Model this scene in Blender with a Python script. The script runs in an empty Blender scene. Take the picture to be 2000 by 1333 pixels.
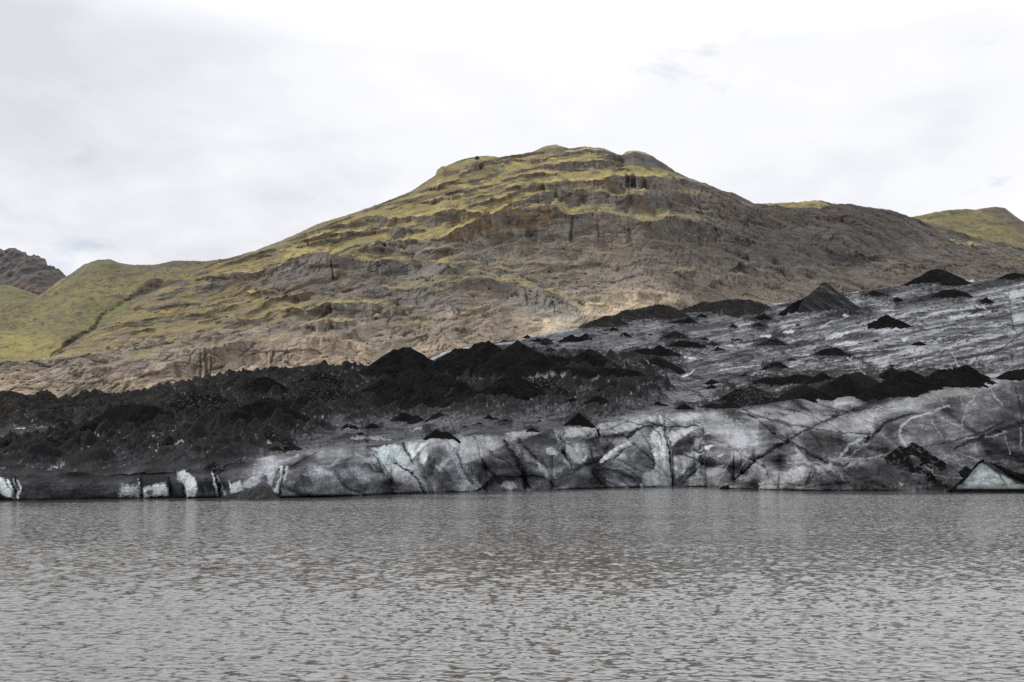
import bpy, math, random
import numpy as np

# ------------------------------------------------------------------ camera, sky, sun
SC = bpy.context.scene
COL = SC.collection
F, CX, HY, EYE = 1944.0, 1000.0, 905.0, 6.0      # focal length and horizon in photo pixels, eye height in metres

cam_data = bpy.data.cameras.new("camera")
cam_data.sensor_width = 36.0
cam_data.lens = 36.0 * F / 2000.0
cam_data.shift_y = (HY - 666.5) / 2000.0
cam_data.clip_start = 0.5
cam_data.clip_end = 30000.0
cam = bpy.data.objects.new("camera", cam_data)
cam.location = (0, 0, EYE)
cam.rotation_euler = (math.radians(90), 0, 0)
COL.objects.link(cam)
SC.camera = cam

SUN_ELEV, SUN_AZ = math.radians(44), math.radians(-98)   # azimuth from +Y, clockwise: from the left
SUN_STRENGTH = 2.2

world = bpy.data.worlds.new("World")
SC.world = world
world.use_nodes = True
SC.view_settings.view_transform = 'Standard'
SC.view_settings.look = 'None'
SC.view_settings.gamma = 1.0
SC.view_settings.exposure = 0.15
SC.cycles.sample_clamp_direct = 4.0
SC.cycles.use_denoising = False        # the fine grit of rock, ash and ripples must survive


class NT:
    def __init__(self, tree):
        self.t = tree
        tree.nodes.clear()

    def n(self, kind, **kw):
        nd = self.t.nodes.new(kind)
        for k, v in kw.items():
            if k.startswith('i_'):
                key = k[2:]
                key = int(key) if key.isdigit() else key.replace('_', ' ')
                nd.inputs[key].default_value = v
            else:
                setattr(nd, k, v)
        return nd

    def l(self, a, b):
        self.t.links.new(a, b)

    def math(self, op, a, b=None, c=None):
        nd = self.n('ShaderNodeMath', operation=op)
        for i, v in enumerate((a, b, c)):
            if v is None:
                continue
            if isinstance(v, (int, float)):
                nd.inputs[i].default_value = v
            else:
                self.l(v, nd.inputs[i])
        return nd.outputs[0]

    def vmath(self, op, a, b=None):
        nd = self.n('ShaderNodeVectorMath', operation=op)
        for i, v in enumerate((a, b)):
            if v is None:
                continue
            if isinstance(v, (tuple, list)):
                nd.inputs[i].default_value = v
            else:
                self.l(v, nd.inputs[i])
        return nd.outputs[0]

    def ramp(self, fac, stops, interp='LINEAR'):
        nd = self.n('ShaderNodeValToRGB')
        nd.color_ramp.interpolation = interp
        e = nd.color_ramp.elements
        while len(e) < len(stops):
            e.new(0.5)
        for el, (p, c) in zip(e, stops):
            el.position = p
            el.color = (c, c, c, 1) if isinstance(c, (int, float)) else (*c, 1)
        self.l(fac, nd.inputs[0])
        return nd.outputs[0]

    def mix(self, fac, a, b, blend='MIX'):
        nd = self.n('ShaderNodeMix', data_type='RGBA', blend_type=blend)
        for i, v in ((0, fac), (6, a), (7, b)):
            if isinstance(v, (int, float)):
                nd.inputs[i].default_value = v
            elif isinstance(v, tuple):
                nd.inputs[i].default_value = (*v, 1)
            else:
                self.l(v, nd.inputs[i])
        return nd.outputs[2]

    def noise(self, vec, scale, detail=4, rough=0.5, dist=0.0, out=0):
        nd = self.n('ShaderNodeTexNoise')
        nd.inputs['Scale'].default_value = scale
        nd.inputs['Detail'].default_value = detail
        nd.inputs['Roughness'].default_value = rough
        nd.inputs['Distortion'].default_value = dist
        if vec is not None:
            self.l(vec, nd.inputs['Vector'])
        return nd.outputs[out]


def build_world():
    g = NT(world.node_tree)
    out = g.n('ShaderNodeOutputWorld')
    sky = g.n('ShaderNodeTexSky', sky_type='NISHITA', sun_disc=False)
    sky.sun_elevation = SUN_ELEV
    sky.sun_rotation = SUN_AZ
    sky.air_density = 1.0
    sky.dust_density = 1.5
    bg1 = g.n('ShaderNodeBackground', i_Strength=0.12)
    g.l(sky.outputs[0], bg1.inputs[0])
    tc = g.n('ShaderNodeTexCoord')
    d = tc.outputs['Generated']
    sep = g.n('ShaderNodeSeparateXYZ')
    g.l(d, sep.inputs[0])
    # clouds on a flat layer overhead: foreshorten towards the horizon
    zz = g.math('ADD', g.math('MAXIMUM', sep.outputs[2], 0.0), 0.22)
    u = g.math('DIVIDE', sep.outputs[0], zz)
    v = g.math('DIVIDE', sep.outputs[1], zz)
    comb = g.n('ShaderNodeCombineXYZ')
    g.l(u, comb.inputs[0])
    g.l(v, comb.inputs[1])
    p = g.vmath('ADD', comb.outputs[0], (5.3, 1.4, 0))
    big = g.noise(p, 0.9, 3, 0.45, 0.2)
    mid = g.noise(p, 2.6, 5, 0.5, 0.3)
    fine = g.noise(p, 8.0, 5, 0.55)
    s = g.math('ADD', g.math('MULTIPLY', big, 0.42), g.math('ADD', g.math('MULTIPLY', mid, 0.46), g.math('MULTIPLY', fine, 0.12)))
    # brighter towards the right of the valley, where the layer is thinner
    s = g.math('ADD', s, g.math('SUBTRACT', g.math('MULTIPLY', sep.outputs[0], 0.19), 0.028))
    cc = g.ramp(s, [(0.30, (0.66, 0.67, 0.715)), (0.40, (0.77, 0.78, 0.825)), (0.46, (0.84, 0.85, 0.885)), (0.54, (0.885, 0.89, 0.915)), (0.61, (0.945, 0.95, 0.96)), (0.70, (0.985, 0.985, 0.985))])
    # brighter band added above the view to light the water, dimmed overhead (values doubled by the strength below)
    cc = g.mix(1.0, cc, g.ramp(sep.outputs[2], [(0.38, 0.5), (0.52, 0.95), (0.70, 0.72), (0.92, 0.28)]), 'MULTIPLY')
    bg2 = g.n('ShaderNodeBackground', i_Strength=2.0)
    g.l(cc, bg2.inputs[0])
    gap = g.noise(g.vmath('ADD', p, (3.1, 7.7, 0)), 3.4, 6, 0.6, 0.4)
    gp = g.ramp(gap, [(0.615, 1.0), (0.78, 0.55)])
    mx = g.n('ShaderNodeMixShader')
    g.l(gp, mx.inputs[0])
    g.l(bg1.outputs[0], mx.inputs[1])
    g.l(bg2.outputs[0], mx.inputs[2])
    g.l(mx.outputs[0], out.inputs[0])


build_world()

sun_data = bpy.data.lights.new("sun", 'SUN')
sun_data.energy = SUN_STRENGTH
sun_data.angle = math.radians(3)
sun_data.color = (1.0, 0.93, 0.83)
sun = bpy.data.objects.new("sun", sun_data)
sun.rotation_euler = (math.pi / 2 - SUN_ELEV, 0, math.pi - SUN_AZ)
sun.location = (-200, -200, 400)
COL.objects.link(sun)

# ------------------------------------------------------------------ numpy noise
_rng = np.random.default_rng(7)
_P = np.concatenate([_rng.permutation(256)] * 3).astype(np.int32)
_G3 = _rng.normal(size=(256, 3)).astype(np.float32)
_G3 /= np.linalg.norm(_G3, axis=1, keepdims=True)
_R = _rng.random(256).astype(np.float32)
_R2 = _rng.random(256).astype(np.float32)


def perlin2(x, y):
    x = np.asarray(x, np.float32); y = np.asarray(y, np.float32)
    xi = np.floor(x).astype(np.int32); yi = np.floor(y).astype(np.int32)
    fx = x - xi; fy = y - yi
    u = fx * fx * fx * (fx * (fx * 6 - 15) + 10); v = fy * fy * fy * (fy * (fy * 6 - 15) + 10)
    xi &= 255; yi &= 255

    def g(a, b, dx, dy):
        h = _P[_P[a] + b]
        return _G3[h, 0] * dx + _G3[h, 1] * dy
    x1 = (xi + 1) & 255; y1 = (yi + 1) & 255
    a = g(xi, yi, fx, fy); b = g(x1, yi, fx - 1, fy); c = g(xi, y1, fx, fy - 1); d = g(x1, y1, fx - 1, fy - 1)
    return (a + u * (b - a)) * (1 - v) + (c + u * (d - c)) * v


def perlin3(x, y, z):
    x = np.asarray(x, np.float32); y = np.asarray(y, np.float32); z = np.asarray(z, np.float32)
    xi = np.floor(x).astype(np.int32); yi = np.floor(y).astype(np.int32); zi = np.floor(z).astype(np.int32)
    fx = x - xi; fy = y - yi; fz = z - zi
    u = fx * fx * (3 - 2 * fx); v = fy * fy * (3 - 2 * fy); w = fz * fz * (3 - 2 * fz)
    xi &= 255; yi &= 255; zi &= 255
    res = 0
    for dx in (0, 1):
        A = _P[(xi + dx) & 255]
        wx = u if dx else 1 - u
        for dy in (0, 1):
            B = _P[A + ((yi + dy) & 255)]
            wy = wx * (v if dy else 1 - v)
            for dz in (0, 1):
                h = _P[B + ((zi + dz) & 255)]
                g = _G3[h]
                res = res + wy * (w if dz else 1 - w) * (g[..., 0] * (fx - dx) + g[..., 1] * (fy - dy) + g[..., 2] * (fz - dz))
    return res


def fbm2(x, y, oc=4, gain=0.5, seed=0.0):
    r = 0; a = 1.0; f = 1.0
    for i in range(oc):
        r = r + a * perlin2(x * f + seed + 17.3 * i, y * f + seed * 1.7 + 9.1 * i)
        a *= gain; f *= 2.03
    return r


def fbm3(x, y, z, oc=4, gain=0.5, seed=0.0):
    r = 0; a = 1.0; f = 1.0
    for i in range(oc):
        r = r + a * perlin3(x * f + seed + 17.3 * i, y * f + seed * 1.7 + 9.1 * i, z * f + 3.3 * i)
        a *= gain; f *= 2.03
    return r


def ridged2(x, y, oc=4, gain=0.5, seed=0.0):
    r = 0; a = 1.0; f = 1.0
    for i in range(oc):
        r = r + a * (1 - 2.2 * np.abs(perlin2(x * f + seed + 17.3 * i, y * f + seed * 1.7 + 9.1 * i)))
        a *= gain; f *= 2.03
    return r


def ridged3(x, y, z, oc=4, gain=0.5, seed=0.0):
    r = 0; a = 1.0; f = 1.0
    for i in range(oc):
        r = r + a * (1 - 2.2 * np.abs(perlin3(x * f + seed + 17.3 * i, y * f + seed * 1.7 + 9.1 * i, z * f + 3.3 * i)))
        a *= gain; f *= 2.03
    return r


def cones2(x, y, seed=0, rad=0.9, power=2.0):
    """scattered conical heaps, one per unit cell, heights 0..1"""
    xi = np.floor(x).astype(np.int32); yi = np.floor(y).astype(np.int32)
    best = np.zeros_like(x, dtype=np.float32)
    for dx in (-1, 0, 1):
        for dy in (-1, 0, 1):
            h = _P[_P[(xi + dx + seed) & 255] + ((yi + dy + seed * 3) & 255)]
            px = xi + dx + 0.15 + 0.7 * _R[h]; py = yi + dy + 0.15 + 0.7 * _R2[h]
            hh = _R[(h + 91) & 255] ** power
            d = np.sqrt((x - px) ** 2 + (y - py) ** 2)
            best = np.maximum(best, hh - d / rad)
    return best


def worley_edge(x, y, z, seed=0):
    """distance to the border between 3D cells, 0 on the joints"""
    xi = np.floor(x).astype(np.int32); yi = np.floor(y).astype(np.int32); zi = np.floor(z).astype(np.int32)
    f1 = np.full(x.shape, 9.0, np.float32); f2 = f1.copy(); idv = np.zeros(x.shape, np.float32)
    for dx in (-1, 0, 1):
        for dy in (-1, 0, 1):
            for dz in (-1, 0, 1):
                h = _P[_P[_P[(xi + dx + seed) & 255] + ((yi + dy) & 255)] + ((zi + dz) & 255)]
                d = (x - xi - dx - _R[h]) ** 2 + (y - yi - dy - _R2[h]) ** 2 + (z - zi - dz - _R[(h + 57) & 255]) ** 2
                m = d < f1
                f2 = np.where(m, f1, np.minimum(f2, d)); idv = np.where(m, _R[(h + 131) & 255], idv); f1 = np.where(m, d, f1)
    return np.sqrt(f2) - np.sqrt(f1), idv


def sstep(a, b, x):
    t = np.clip((x - a) / (b - a), 0, 1)
    return t * t * (3 - 2 * t)


def curve(pts, x):
    p = np.array(pts, float)
    return np.interp(x, p[:, 0], p[:, 1])


def smooth1(a, n):
    k = np.hanning(n + 2)[1:-1]; k /= k.sum()
    return np.convolve(np.pad(a, n, mode='edge'), k, 'same')[n:-n]


def blur(a, n, axis):
    """two passes of a running mean"""
    a = np.moveaxis(a, axis, -1).astype(np.float64)
    for _ in range(2):
        p = np.pad(a, [(0, 0)] * (a.ndim - 1) + [(n + 1, n)], mode='edge')
        c = np.cumsum(p, -1)
        a = (c[..., 2 * n + 1:] - c[..., :-2 * n - 1]) / (2 * n + 1)
    return np.moveaxis(a, -1, axis)


def undrift(Y, nx, ny):
    """keep steps local: the depth gained by a ledge in one column must not tilt everything above it"""
    s = blur(Y, nx, 1)
    r = Y - s
    return s + r - blur(r, ny, 0)


# ------------------------------------------------------------------ mask painting on a surface's own (azimuth, height) grid
class Paint:
    def __init__(self, PX, PY, jit=2.0, seed=0.0):
        self.x = PX + jit * fbm2(PX / 15, PY / 15, 4, 0.65, 31 + seed)
        self.y = PY + jit * fbm2(PX / 15, PY / 15, 4, 0.65, 77 + seed)
        self.shape = PX.shape
        self.x = self.x + 1.6 * jit * fbm2(PX / 60, PY / 60, 2, 0.5, 131 + seed); self.y = self.y + 1.6 * jit * fbm2(PX / 60, PY / 60, 2, 0.5, 177 + seed)
        self.fr = fbm2(PX / 6.5, PY / 5.0, 4, 0.68, 19 + seed)

    def _sub(self, pts, m):
        xs = [p[0] for p in pts]; ys = [p[1] for p in pts]
        sel = (self.x > min(xs) - m) & (self.x < max(xs) + m) & (self.y > min(ys) - m) & (self.y < max(ys) + m)
        return np.nonzero(sel.ravel())[0]

    def fray(self, m, k=0.55):
        return sstep(0.18, 0.84, m + k * self.fr * (m > 0.01))

    def stroke(self, pts, w, soft=None):
        """1 on the line fading to 0 at half width w; w may be a list, one width per point"""
        ws = list(w) if isinstance(w, (list, tuple)) else [w] * len(pts)
        out = np.zeros(self.x.size, np.float32)
        idx = self._sub(pts, max(ws) + 3)
        if idx.size == 0:
            return out.reshape(self.shape)
        X = self.x.ravel()[idx]; Y = self.y.ravel()[idx]
        best = np.zeros(idx.size)
        for (x0, y0), (x1, y1), w0, w1 in zip(pts[:-1], pts[1:], ws[:-1], ws[1:]):
            dx, dy = x1 - x0, y1 - y0
            t = np.clip(((X - x0) * dx + (Y - y0) * dy) / (dx * dx + dy * dy + 1e-9), 0, 1)
            d = np.hypot(X - x0 - t * dx, Y - y0 - t * dy)
            hw = np.maximum((w0 + (w1 - w0) * t) * 0.5, 0.3)
            best = np.maximum(best, 1 - sstep(0.55 if soft is None else soft, 1.25, d / hw))
        out[idx] = best
        return out.reshape(self.shape)

    def poly(self, pts, soft=3.0):
        out = np.zeros(self.x.size, np.float32)
        idx = self._sub(pts, soft * 2)
        if idx.size == 0:
            return out.reshape(self.shape)
        X = self.x.ravel()[idx]; Y = self.y.ravel()[idx]
        inside = np.zeros(idx.size, bool); dist = np.full(idx.size, 1e9)
        n = len(pts)
        for i in range(n):
            x0, y0 = pts[i]; x1, y1 = pts[(i + 1) % n]
            if y0 != y1:
                c = ((y0 > Y) != (y1 > Y)) & (X < (x1 - x0) * (Y - y0) / (y1 - y0) + x0)
                inside ^= c
            dx, dy = x1 - x0, y1 - y0
            t = np.clip(((X - x0) * dx + (Y - y0) * dy) / (dx * dx + dy * dy + 1e-9), 0, 1)
            dist = np.minimum(dist, np.hypot(X - x0 - t * dx, Y - y0 - t * dy))
        sd = np.where(inside, dist, -dist)
        out[idx] = sstep(-soft, soft, sd)
        return out.reshape(self.shape)

    def oval(self, cx, cy, rx, ry, soft=0.5):
        d = np.hypot((self.x - cx) / rx, (self.y - cy) / ry)
        return 1 - sstep(1 - soft, 1 + soft, d)


# ------------------------------------------------------------------ mesh helpers
def mesh_from(name, V, Q, mat, col=None, smooth=True, attrs=None):
    me = bpy.data.meshes.new(name)
    V = np.asarray(V, np.float32).reshape(-1, 3)
    Q = np.asarray(Q, np.int32)
    k = Q.shape[1]
    me.vertices.add(len(V)); me.vertices.foreach_set('co', V.ravel())
    me.loops.add(Q.size); me.loops.foreach_set('vertex_index', Q.ravel())
    me.polygons.add(len(Q))
    me.polygons.foreach_set('loop_start', np.arange(len(Q), dtype=np.int32) * k)
    me.polygons.foreach_set('use_smooth', np.full(len(Q), smooth, dtype=bool))
    if col is not None:
        a = me.attributes.new('Col', 'FLOAT_COLOR', 'POINT')
        c = np.ones((len(V), 4), np.float32); c[:, :3] = np.asarray(col, np.float32).reshape(-1, 3)
        a.data.foreach_set('color', c.ravel())
    for an, av in (attrs or {}).items():
        a = me.attributes.new(an, 'FLOAT', 'POINT')
        a.data.foreach_set('value', np.asarray(av, np.float32).ravel())
    me.materials.append(mat)
    me.update(calc_edges=True)
    me.validate()
    o = bpy.data.objects.new(name, me)
    COL.objects.link(o)
    return o


def grid_quads(R, C, keep=None):
    i = np.arange(R * C).reshape(R, C)
    q = np.stack([i[:-1, :-1], i[:-1, 1:], i[1:, 1:], i[1:, :-1]], -1).reshape(-1, 4)
    if keep is not None:
        k = keep[:-1, :-1] | keep[:-1, 1:] | keep[1:, 1:] | keep[1:, :-1]
        q = q[k.ravel()]
    return q


def compact(V, Q, *arrs):
    used = np.unique(Q)
    mp = np.full(len(V), -1, np.int64); mp[used] = np.arange(len(used))
    return (V[used], mp[Q]) + tuple(a[used] for a in arrs)


def tag(o, label=None, cat=None, group=None, kind=None):
    if label: o['label'] = label
    if cat: o['category'] = cat
    if group: o['group'] = group
    if kind: o['kind'] = kind
    return o


def lerp(a, b, t):
    return a + (b - a) * t


def mixc(a, b, m):
    return a + (np.asarray(b, np.float32) - a) * m[..., None]


# ------------------------------------------------------------------ materials
def principled(name):
    m = bpy.data.materials.new(name); m.use_nodes = True
    g = NT(m.node_tree)
    out = g.n('ShaderNodeOutputMaterial'); b = g.n('ShaderNodeBsdfPrincipled')
    g.l(b.outputs[0], out.inputs[0])
    return m, g, b


def mat_rock():
    m, g, b = principled('weathered_rock')
    col = g.n('ShaderNodeAttribute', attribute_name='Col').outputs['Color']
    tc = g.n('ShaderNodeTexCoord').outputs['Object']
    f1 = g.noise(tc, 0.45, 8, 0.72)
    f2 = g.noise(tc, 0.09, 5, 0.6)
    v = g.ramp(f1, [(0.28, 0.60), (0.46, 0.93), (0.56, 1.06), (0.74, 1.45)])
    c = g.mix(1.0, col, v, 'MULTIPLY')
    v2 = g.ramp(f2, [(0.3, (0.84, 0.85, 0.9)), (0.7, (1.14, 1.11, 1.05))])
    c = g.mix(1.0, c, v2, 'MULTIPLY')
    g.l(c, b.inputs['Base Color'])
    b.inputs['Roughness'].default_value = 0.9
    b.inputs['Specular IOR Level'].default_value = 0.2
    bp = g.n('ShaderNodeBump', i_Strength=0.5, i_Distance=0.9)
    g.l(f1, bp.inputs['Height'])
    g.l(bp.outputs[0], b.inputs['Normal'])
    return m


def mat_ice():
    m, g, b = principled('ash_dusted_ice')
    col = g.n('ShaderNodeAttribute', attribute_name='Col').outputs['Color']
    spk = g.n('ShaderNodeAttribute', attribute_name='speck').outputs['Fac']
    tc = g.n('ShaderNodeTexCoord').outputs['Object']
    f1 = g.noise(tc, 2.2, 6, 0.75)
    v = g.ramp(f1, [(0.30, 0.45), (0.46, 0.86), (0.56, 1.12), (0.70, 2.1)])
    v = g.mix(spk, (1.0, 1.0, 1.0), v)
    c = g.mix(1.0, col, v, 'MULTIPLY')
    g.l(c, b.inputs['Base Color'])
    b.inputs['Roughness'].default_value = 0.8
    b.inputs['Specular IOR Level'].default_value = 0.06
    bp = g.n('ShaderNodeBump', i_Strength=0.45, i_Distance=0.3)
    g.l(f1, bp.inputs['Height'])
    g.l(bp.outputs[0], b.inputs['Normal'])
    return m


def mat_ash(name='black_volcanic_ash', tint=(0.0044, 0.0044, 0.0050), ice=0.0):
    m, g, b = principled(name)
    tc = g.n('ShaderNodeTexCoord').outputs['Object']
    info = g.n('ShaderNodeObjectInfo')
    off = g.n('ShaderNodeVectorMath', operation='SCALE'); off.inputs[3].default_value = 0.05
    g.l(info.outputs['Location'], off.inputs[0])
    p = g.vmath('ADD', tc, off.outputs[0])
    f1 = g.noise(p, 1.1, 7, 0.7)
    f2 = g.noise(p, 0.16, 4, 0.55)
    v = g.ramp(f1, [(0.3, 0.5), (0.5, 1.0), (0.66, 1.9), (0.74, 4.0)])
    c = g.mix(1.0, tint, v, 'MULTIPLY')
    warm = g.ramp(f2, [(0.34, (0.75, 0.75, 0.8)), (0.50, (1.1, 1.08, 1.05)), (0.68, (2.1, 2.0, 1.85))])
    c = g.mix(1.0, c, warm, 'MULTIPLY')
    if ice > 0:
        f3 = g.noise(p, 0.75, 6, 0.72, 0.4)
        sp = g.ramp(f3, [(0.60 - 0.06 * ice, 0.0), (0.70 - 0.04 * ice, 1.0)])
        c = g.mix(sp, c, (0.085, 0.088, 0.098))
    g.l(c, b.inputs['Base Color'])
    b.inputs['Roughness'].default_value = 0.95
    b.inputs['Specular IOR Level'].default_value = 0.03
    bp = g.n('ShaderNodeBump', i_Strength=0.7, i_Distance=0.5)
    g.l(f1, bp.inputs['Height'])
    g.l(bp.outputs[0], b.inputs['Normal'])
    return m


def mat_water():
    m, g, b = principled('silty_meltwater')
    tc = g.n('ShaderNodeTexCoord').outputs['Object']
    rip = g.n('ShaderNodeAttribute', attribute_name='ripple').outputs['Fac']
    mp = g.n('ShaderNodeMapping'); mp.inputs['Scale'].default_value = (0.32, 1.0, 1.0); mp.inputs['Rotation'].default_value = (0, 0, 0.12)
    g.l(tc, mp.inputs['Vector'])
    n1 = g.noise(mp.outputs[0], 6.4, 3, 0.55, 0.3, out=1)
    n2 = g.noise(mp.outputs[0], 6.0, 2, 0.5, 0.2, out=1)
    a = g.vmath('SUBTRACT', n1, (0.5, 0.5, 0.5))
    a2 = g.vmath('SUBTRACT', n2, (0.5, 0.5, 0.5))
    s = g.n('ShaderNodeVectorMath', operation='SCALE'); g.l(a, s.inputs[0]); g.l(rip, s.inputs[3])
    s2 = g.n('ShaderNodeVectorMath', operation='SCALE'); g.l(a2, s2.inputs[0]); s2.inputs[3].default_value = 0.07
    t = g.vmath('MULTIPLY', g.vmath('ADD', s.outputs[0], s2.outputs[0]), (0.7, 1.0, 0.0))
    geo = g.n('ShaderNodeNewGeometry')
    nn = g.vmath('NORMALIZE', g.vmath('ADD', geo.outputs['Normal'], t))
    g.l(nn, b.inputs['Normal'])
    b.inputs['Base Color'].default_value = (0.088, 0.084, 0.078, 1)
    b.inputs['Roughness'].default_value = 0.08
    b.inputs['IOR'].default_value = 2.3
    return m


M_ROCK = mat_rock(); M_ICE = mat_ice(); M_WATER = mat_water()
M_ASH = mat_ash(); M_ASHICE = mat_ash('ash_over_ice', ice=1.0)
M_ASHGREY = mat_ash('grey_brown_ash', (0.0130, 0.0126, 0.0126), 0.35)

# ------------------------------------------------------------------ outline curves (photo pixels -> real distances below)
WATERLINE = [(-300, 988), (0, 977), (70, 979), (160, 977), (300, 974), (440, 973), (550, 973), (680, 969), (830, 963), (1000, 959), (1080, 957),
             (1200, 953), (1330, 951), (1380, 951), (1420, 955), (1460, 956), (1600, 959), (1870, 959), (2000, 957), (2300, 953)]
BROW = [(-300, 925), (0, 930), (200, 930), (350, 924), (420, 912), (500, 897), (560, 887), (640, 880), (720, 872), (800, 862), (880, 850), (1000, 842),
        (1090, 838), (1200, 818), (1290, 806), (1400, 806), (1480, 795), (1560, 780), (1700, 774), (1800, 760), (1900, 742), (2000, 728), (2300, 690)]
ICE_TOP = [(-300, 785), (0, 779), (60, 776), (130, 782), (200, 776), (270, 769), (330, 754), (400, 740), (450, 730), (520, 724), (600, 717), (680, 714),
           (740, 718), (800, 714), (840, 697), (880, 684), (920, 676), (980, 668), (1050, 655), (1100, 645), (1140, 638), (1200, 624), (1260, 616),
           (1330, 610), (1400, 604), (1480, 596), (1530, 591), (1600, 580), (1700, 567), (1780, 554), (1850, 547), (1920, 547), (1960, 541), (2000, 537), (2300, 500)]
ICE_TOP_Y = [(-300, 430), (0, 470), (400, 530), (800, 620), (1200, 760), (1600, 900), (2000, 1010), (2300, 1080)]


# ------------------------------------------------------------------ lake
def build_lake():
    pxs = np.concatenate([np.linspace(-9000, -345, 70), np.linspace(-330, 2330, 1150), np.linspace(2345, 11000, 70)])
    d_near, d_far = 19.0, 290.0
    # rows tighter near the shore the photographer stands on
    inv = np.linspace(1 / d_near, 1 / d_far, 1250)
    dist = np.concatenate([np.linspace(2.5, 18.8, 70), 1 / inv])
    Y = np.repeat(dist[:, None], len(pxs), 1)
    X = (pxs[None, :] - CX) / F * Y
    dY = np.abs(np.gradient(Y, axis=0)); dX = np.abs(np.gradient(X, axis=1))
    wl = curve(WATERLINE, pxs)
    Yf = F * EYE / (wl - HY)
    # smooth water lies under the ice cliff; wind patches drift over the rest
    patch = fbm2(X / 55, Y / 26, 3, 0.5, 3)
    streak = fbm2(X / 90 + 0.3 * Y / 20, Y / 7, 2, 0.5, 8)
    near_ice = Yf[None, :] - Y
    shelter = sstep(0, 34, near_ice + 9 * streak + 6 * patch + 8 * sstep(300, -100, X) - 8)
    amp = (0.85 + 0.5 * patch + 0.18 * streak) * (0.10 + 0.90 * shelter)
    Z = np.zeros_like(Y); DX = np.zeros_like(Y); DY = np.zeros_like(Y)
    rng = random.Random(4)
    for i in range(70):
        lam = 0.24 * (3.4 ** rng.random())
        th = rng.choice((-0.34, 0.42, 0.10)) + rng.gauss(0, 0.20)
        k = 2 * math.pi / lam
        ph = rng.random() * 6.283
        a = 0.0056 * lam ** 1.0
        res = sstep(lam * 0.45, lam * 0.2, dY) * sstep(lam * 0.5, lam * 0.2, dX)
        arg = k * (X * math.sin(th) + Y * math.cos(th)) + ph + 1.3 * patch
        aa = a * amp * res
        Z += aa * np.sin(arg)
        # trochoidal drift gathers the water into narrow crests
        DX += 1.15 * aa * math.sin(th) * np.cos(arg); DY += 1.15 * aa * math.cos(th) * np.cos(arg)
    rip = (1.05 + 1.5 * sstep(35, 110, Y)) * np.clip(amp, 0.03, 1.5)
    V = np.stack([X + DX, Y + DY, Z], -1).reshape(-1, 3)
    o = mesh_from('lake', V, grid_quads(*Y.shape), M_WATER, None, True, {'ripple': rip})
    tag(o, 'silty grey brown lake ruffled by small wind ripples', kind='structure')
    # the bed keeps the lake going to the sides and under the camera
    B = np.array([[-900, -200, -1.2], [900, -200, -1.2], [900, 700, -1.2], [-900, 700, -1.2]], float)
    bed = mesh_from('lake_bed', B, [[0, 1, 2, 3]], M_ASH)
    tag(bed, 'dark silt bed under the lake', kind='structure')
    return o


# ------------------------------------------------------------------ glacier
class Glacier:
    pass


GL = Glacier()

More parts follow.
